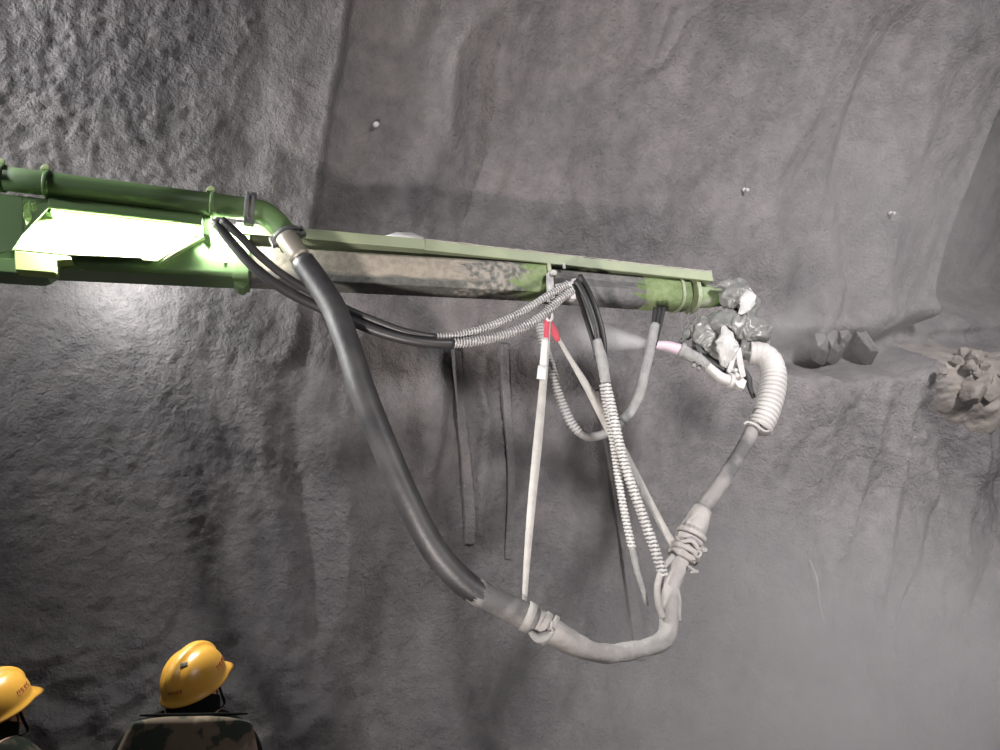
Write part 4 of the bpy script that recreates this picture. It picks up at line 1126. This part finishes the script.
    for q, z, dy in ((.098, sh+.005, 0), (.092, sh+.05, 0), (.086, sh+.085, .005), (.078, sh+.083, .005), (.08, sh+.04, 0)):
        rr.append([Vector((q*1.05*sin(2*pi*i/k), q*cos(2*pi*i/k)+dy-.01, z+.012*(-cos(2*pi*i/k)))) for i in range(k)])
    loft(bm, rr, caps=False); so = obj('collar', bm, M['cloth_black'], p, local=True)
    if camo_back:   # stiff camouflage back panel with a straight dark top hem
        def pan(x, z): return Vector((x+.03, -.175-.02*cos(x*6)+.10*abs(x)**1.5*1.2+.02*max(0, (z-(sh-.25))), z))
        bm = bmesh.new(); nx, nzz = 26, 20; top = sh+.025; fr = []
        for j in range(nzz+1):
            f = j/nzz; row = []
            z = top-.50*f
            hw = .185+.045*min(1, f*4)**.7+.02*f
            for i in range(nx+1):
                x = (i/nx*2-1)*hw
                row.append(bm.verts.new(pan(x, z-(.02*abs(i/nx*2-1)**3 if j == 0 else 0))+Vector((0, .008*noise.noise(Vector((x*9, z*9, 1))), 0))))
            fr.append(row)
        for j in range(nzz):
            for i in range(nx): bm.faces.new((fr[j][i], fr[j][i+1], fr[j+1][i+1], fr[j+1][i]))
        o = obj('back_panel', bm, M['camo'], p, local=True); o['label'] = 'camouflage cloth back panel'
        sm = o.modifiers.new('s', 'SOLIDIFY'); sm.thickness = .03; sm.offset = 1
        bm = bmesh.new(); sweep(bm, [pan((i/24*2-1)*.185, top+.004)+Vector((0, -.0, 0)) for i in range(25)], [.003, .007, .007, .007, .003], 10)
        obj('panel_hem', bm, M['cloth_black'], p, local=True)
    # trousers and boots
    V3 = []; E3 = []; R3 = []
    def add3(v, r, par=None):
        V3.append(v); R3.append(r)
        if par is not None: E3.append((par, len(V3)-1))
        return len(V3)-1
    b0 = add3((0, 0, .96), (.175, .13))
    for sg in (1, -1):
        q = add3((sg*.10, 0, .84), .105, b0); q = add3((sg*.11, .02, .48), .082, q); add3((sg*.115, -.005, .16), .07, q)
    bake(skin_mesh(V3, E3, R3, 2), 'trousers', M['trouser'], p)
    for sg in (1, -1):
        o = skin_mesh([(sg*.115, -.01, .28), (sg*.115, -.01, .08), (sg*.12, .08, .055), (sg*.125, .15, .045)], [(0, 1), (1, 2), (2, 3)], [.06, .058, .052, .045], 2)
        bake(o, 'boot', M['boot'], p)
    return p
M['camo_dark'] = mat('dark_camouflage_jacket', (.009, .012, .009), .9, color2=(.04, .033, .025), spec=.05, vscale=11, thr=(.5, .6), bump=.3, bscale=70)
hp = P(196, 691, 3.15)
person(Vector((hp.x, hp.y, .0)), radians(12), radians(-30), radians(31), hp.z-.0, 'person in yellow helmet with camouflage back panel, looking up at the spraying', True)
hp2 = P(-5, 717, 3.2)
person(Vector((hp2.x, hp2.y, .0)), radians(-2), radians(-16), radians(30), hp2.z-.0, 'person in yellow helmet and dark jacket cut off by the left picture edge', False)

# ------------------------------------------------------------------ haze and spray
def volume(name, density, col, loc, scale, label, fall=2.0, nscale=2.0, nlo=.35, nhi=.75, rot=(0, 0, 0), aniso=.3):
    bm = bmesh.new(); bmesh.ops.create_icosphere(bm, subdivisions=4, radius=1)
    m = bpy.data.materials.new(name); m.use_nodes = True; nt = m.node_tree; N = nt.nodes; L = nt.links
    N.remove(N['Principled BSDF'])
    vs = N.new('ShaderNodeVolumeScatter'); vs.inputs['Color'].default_value = (*col, 1); vs.inputs['Anisotropy'].default_value = aniso
    tc = N.new('ShaderNodeTexCoord'); ln = N.new('ShaderNodeVectorMath'); ln.operation = 'LENGTH'; L.new(tc.outputs['Object'], ln.inputs[0])
    mr = N.new('ShaderNodeMapRange'); mr.interpolation_type = 'SMOOTHSTEP'; mr.inputs[1].default_value = 1.0; mr.inputs[2].default_value = .1; mr.inputs[3].default_value = 0; mr.inputs[4].default_value = 1
    L.new(ln.outputs['Value'], mr.inputs[0])
    nz_ = N.new('ShaderNodeTexNoise'); nz_.inputs['Scale'].default_value = nscale; nz_.inputs['Detail'].default_value = 3
    L.new(tc.outputs['Object'], nz_.inputs[0])
    m2 = N.new('ShaderNodeMapRange'); m2.inputs[1].default_value = nlo; m2.inputs[2].default_value = nhi; m2.inputs[3].default_value = .25; m2.inputs[4].default_value = 1
    L.new(nz_.outputs[0], m2.inputs[0])
    a = N.new('ShaderNodeMath'); a.operation = 'MULTIPLY'; L.new(mr.outputs[0], a.inputs[0]); L.new(m2.outputs[0], a.inputs[1])
    b = N.new('ShaderNodeMath'); b.operation = 'MULTIPLY'; b.inputs[1].default_value = density; L.new(a.outputs[0], b.inputs[0])
    L.new(b.outputs[0], vs.inputs['Density']); L.new(vs.outputs[0], N['Material Output'].inputs['Volume'])
    o = obj(name, bm, m, local=True); o.location = loc; o.scale = scale; o.rotation_euler = rot
    return tag(o, label, 'haze', None, 'stuff')
volume('dust_haze', 1.5, (.92, .88, .86), P(860, 690, 5.0), (3.0, 1.1, 1.7), 'pale dust haze hanging low before the lower right wall', nscale=1.6, rot=(0, 0, TH))
volume('dust_haze', .55, (.92, .89, .88), P(880, 180, 5.3), (2.6, 1.0, 2.6), 'thin pale dust haze hanging before the upper right wall', nscale=1.6, rot=(0, 0, TH))
volume('dust_puff', 4.0, (.93, .91, .90), P(785, 335, 4.5), (.36, .3, .24), 'small pale dust puff drifting beside the spray head', nscale=2.2)
# spray jet: a cone of mist leaving the nozzle
tip = P(656, 345, 3.86); far = P(545, 330, 3.62); ax = (far-tip); Lj = ax.length
bm = bmesh.new(); sweep(bm, [Vector((0, 0, z)) for z in (0, .1, .3, .6, 1.0)], [.018, .035, .06, .11, .16], 24)
m = bpy.data.materials.new('spray_mist'); m.use_nodes = True; nt = m.node_tree; N = nt.nodes; L = nt.links; N.remove(N['Principled BSDF'])
vs = N.new('ShaderNodeVolumeScatter'); vs.inputs['Color'].default_value = (.95, .92, .93, 1)
tc = N.new('ShaderNodeTexCoord'); sx = N.new('ShaderNodeSeparateXYZ'); L.new(tc.outputs['Object'], sx.inputs[0])
def mth(op, a, b=None, v=None):
    q = N.new('ShaderNodeMath'); q.operation = op; L.new(a, q.inputs[0])
    if b is not None: L.new(b, q.inputs[1])
    elif v is not None: q.inputs[1].default_value = v
    return q.outputs[0]
r2_ = mth('SQRT', mth('ADD', mth('MULTIPLY', sx.outputs[0], sx.outputs[0]), mth('MULTIPLY', sx.outputs[1], sx.outputs[1])))
wd = mth('ADD', mth('MULTIPLY', sx.outputs[2], v=.14), v=.016)
q_ = mth('SUBTRACT', mth('DIVIDE', r2_, wd), v=1.0); q_ = mth('MULTIPLY', q_, v=-1.0); q_ = mth('MAXIMUM', q_, v=0.0)
fz = mth('POWER', mth('MAXIMUM', mth('SUBTRACT', mth('MULTIPLY', sx.outputs[2], v=-1.0), v=-1.0), v=0.0), v=2.2)
den = mth('MULTIPLY', mth('MULTIPLY', q_, fz), v=45.0)
L.new(den, vs.inputs['Density']); L.new(vs.outputs[0], N['Material Output'].inputs['Volume'])
jet = obj('spray_mist', bm, m, local=True); jet.location = tip; jet.rotation_euler = Vector((0, 0, 1)).rotation_difference(ax.normalized()).to_euler(); jet.scale = (1, 1, Lj)
tag(jet, 'faint white jet of mist blowing left from the pink nozzle tip', 'spray', None, 'stuff')

# ------------------------------------------------------------------ light
def light(name, kind, loc, power, col=(1, 1, 1), target=None, **k):
    d = bpy.data.lights.new(name, kind); d.energy = power; d.color = col
    for a, b in k.items(): setattr(d, a, b)
    o = bpy.data.objects.new(name, d); COL.objects.link(o); o.location = loc
    if target is not None: o.rotation_euler = (Vector(target)-Vector(loc)).to_track_quat('-Z', 'Y').to_euler()
    return o
# lamp bar under the pipe hood, shining on the side plate
tm = (ta+tb)/2
lp = W(tm, pr0[1][1]*.5+pr1[1][1]*.5+.03, PN-.05)
hx = (W(tb, pr1[1][1], 0)-W(ta, pr0[1][1], 0)).normalized(); hz_ = -(W(tm, .10, NP-.03)-lp).normalized(); hz_ = (hz_-hx*hz_.dot(hx)).normalized()
hl_ = light('under_pipe_light', 'AREA', lp-HV*.012, 170, (1, 1, .95), shape='RECTANGLE', size=(tb-ta)*1.0, size_y=.025)
hl_.rotation_euler = Matrix((hx, hz_.cross(hx), hz_)).transposed().to_euler()
tq, hq_ = bl(232, 221, PN-.05)
light('under_pipe_light', 'AREA', W(tq, hq_, PN-.02), 45, (1, 1, .95), target=W(tq+.01, .16, -.01), shape='RECTANGLE', size=.16, size_y=.03)  # extra light added past the hood to brighten the boom face there
# machine work lamps: one on the far side of the boom, one grazing the wall from the left, one on the mast, one low near the viewer
light('rear_lamp', 'POINT', W(bl(110, 240)[0], .25, -.45), 17, (1, .99, 1), shadow_soft_size=.06)
light('flank_lamp', 'SPOT', W(-2.4, 1.0, .9), 560, (.97, .96, 1), target=P(660, 200, 5.2), spot_size=radians(100), spot_blend=.8, shadow_soft_size=.18)
light('mast_lamp', 'SPOT', W(-1.4, 1.6, .15), 360, (1, .98, 1), target=P(600, 290, 4.0), spot_size=radians(74), spot_blend=.8, shadow_soft_size=.2)
light('deck_lamp', 'SPOT', Vector((-.5, .65, .6)), 700, (1, .90, .86), target=P(640, 110, 5.6), spot_size=radians(58), spot_blend=.7, shadow_soft_size=.12)
light('tunnel_lamp', 'AREA', Vector((4.5, -2.5, 5.0)), 250, (1, .96, .985), target=P(880, 430, 6.0), shape='DISK', size=1.2, spread=radians(80))
w = bpy.data.worlds.new('world'); w.use_nodes = True; w.node_tree.nodes['Background'].inputs[0].default_value = (.9, .92, 1, 1); w.node_tree.nodes['Background'].inputs[1].default_value = .06
sc.world = w
sc.view_settings.view_transform = 'Standard'; sc.view_settings.look = 'None'; sc.view_settings.gamma = 1; sc.view_settings.exposure = 0
sc.view_settings.use_curve_mapping = False

sc.cycles.volume_bounces = 2
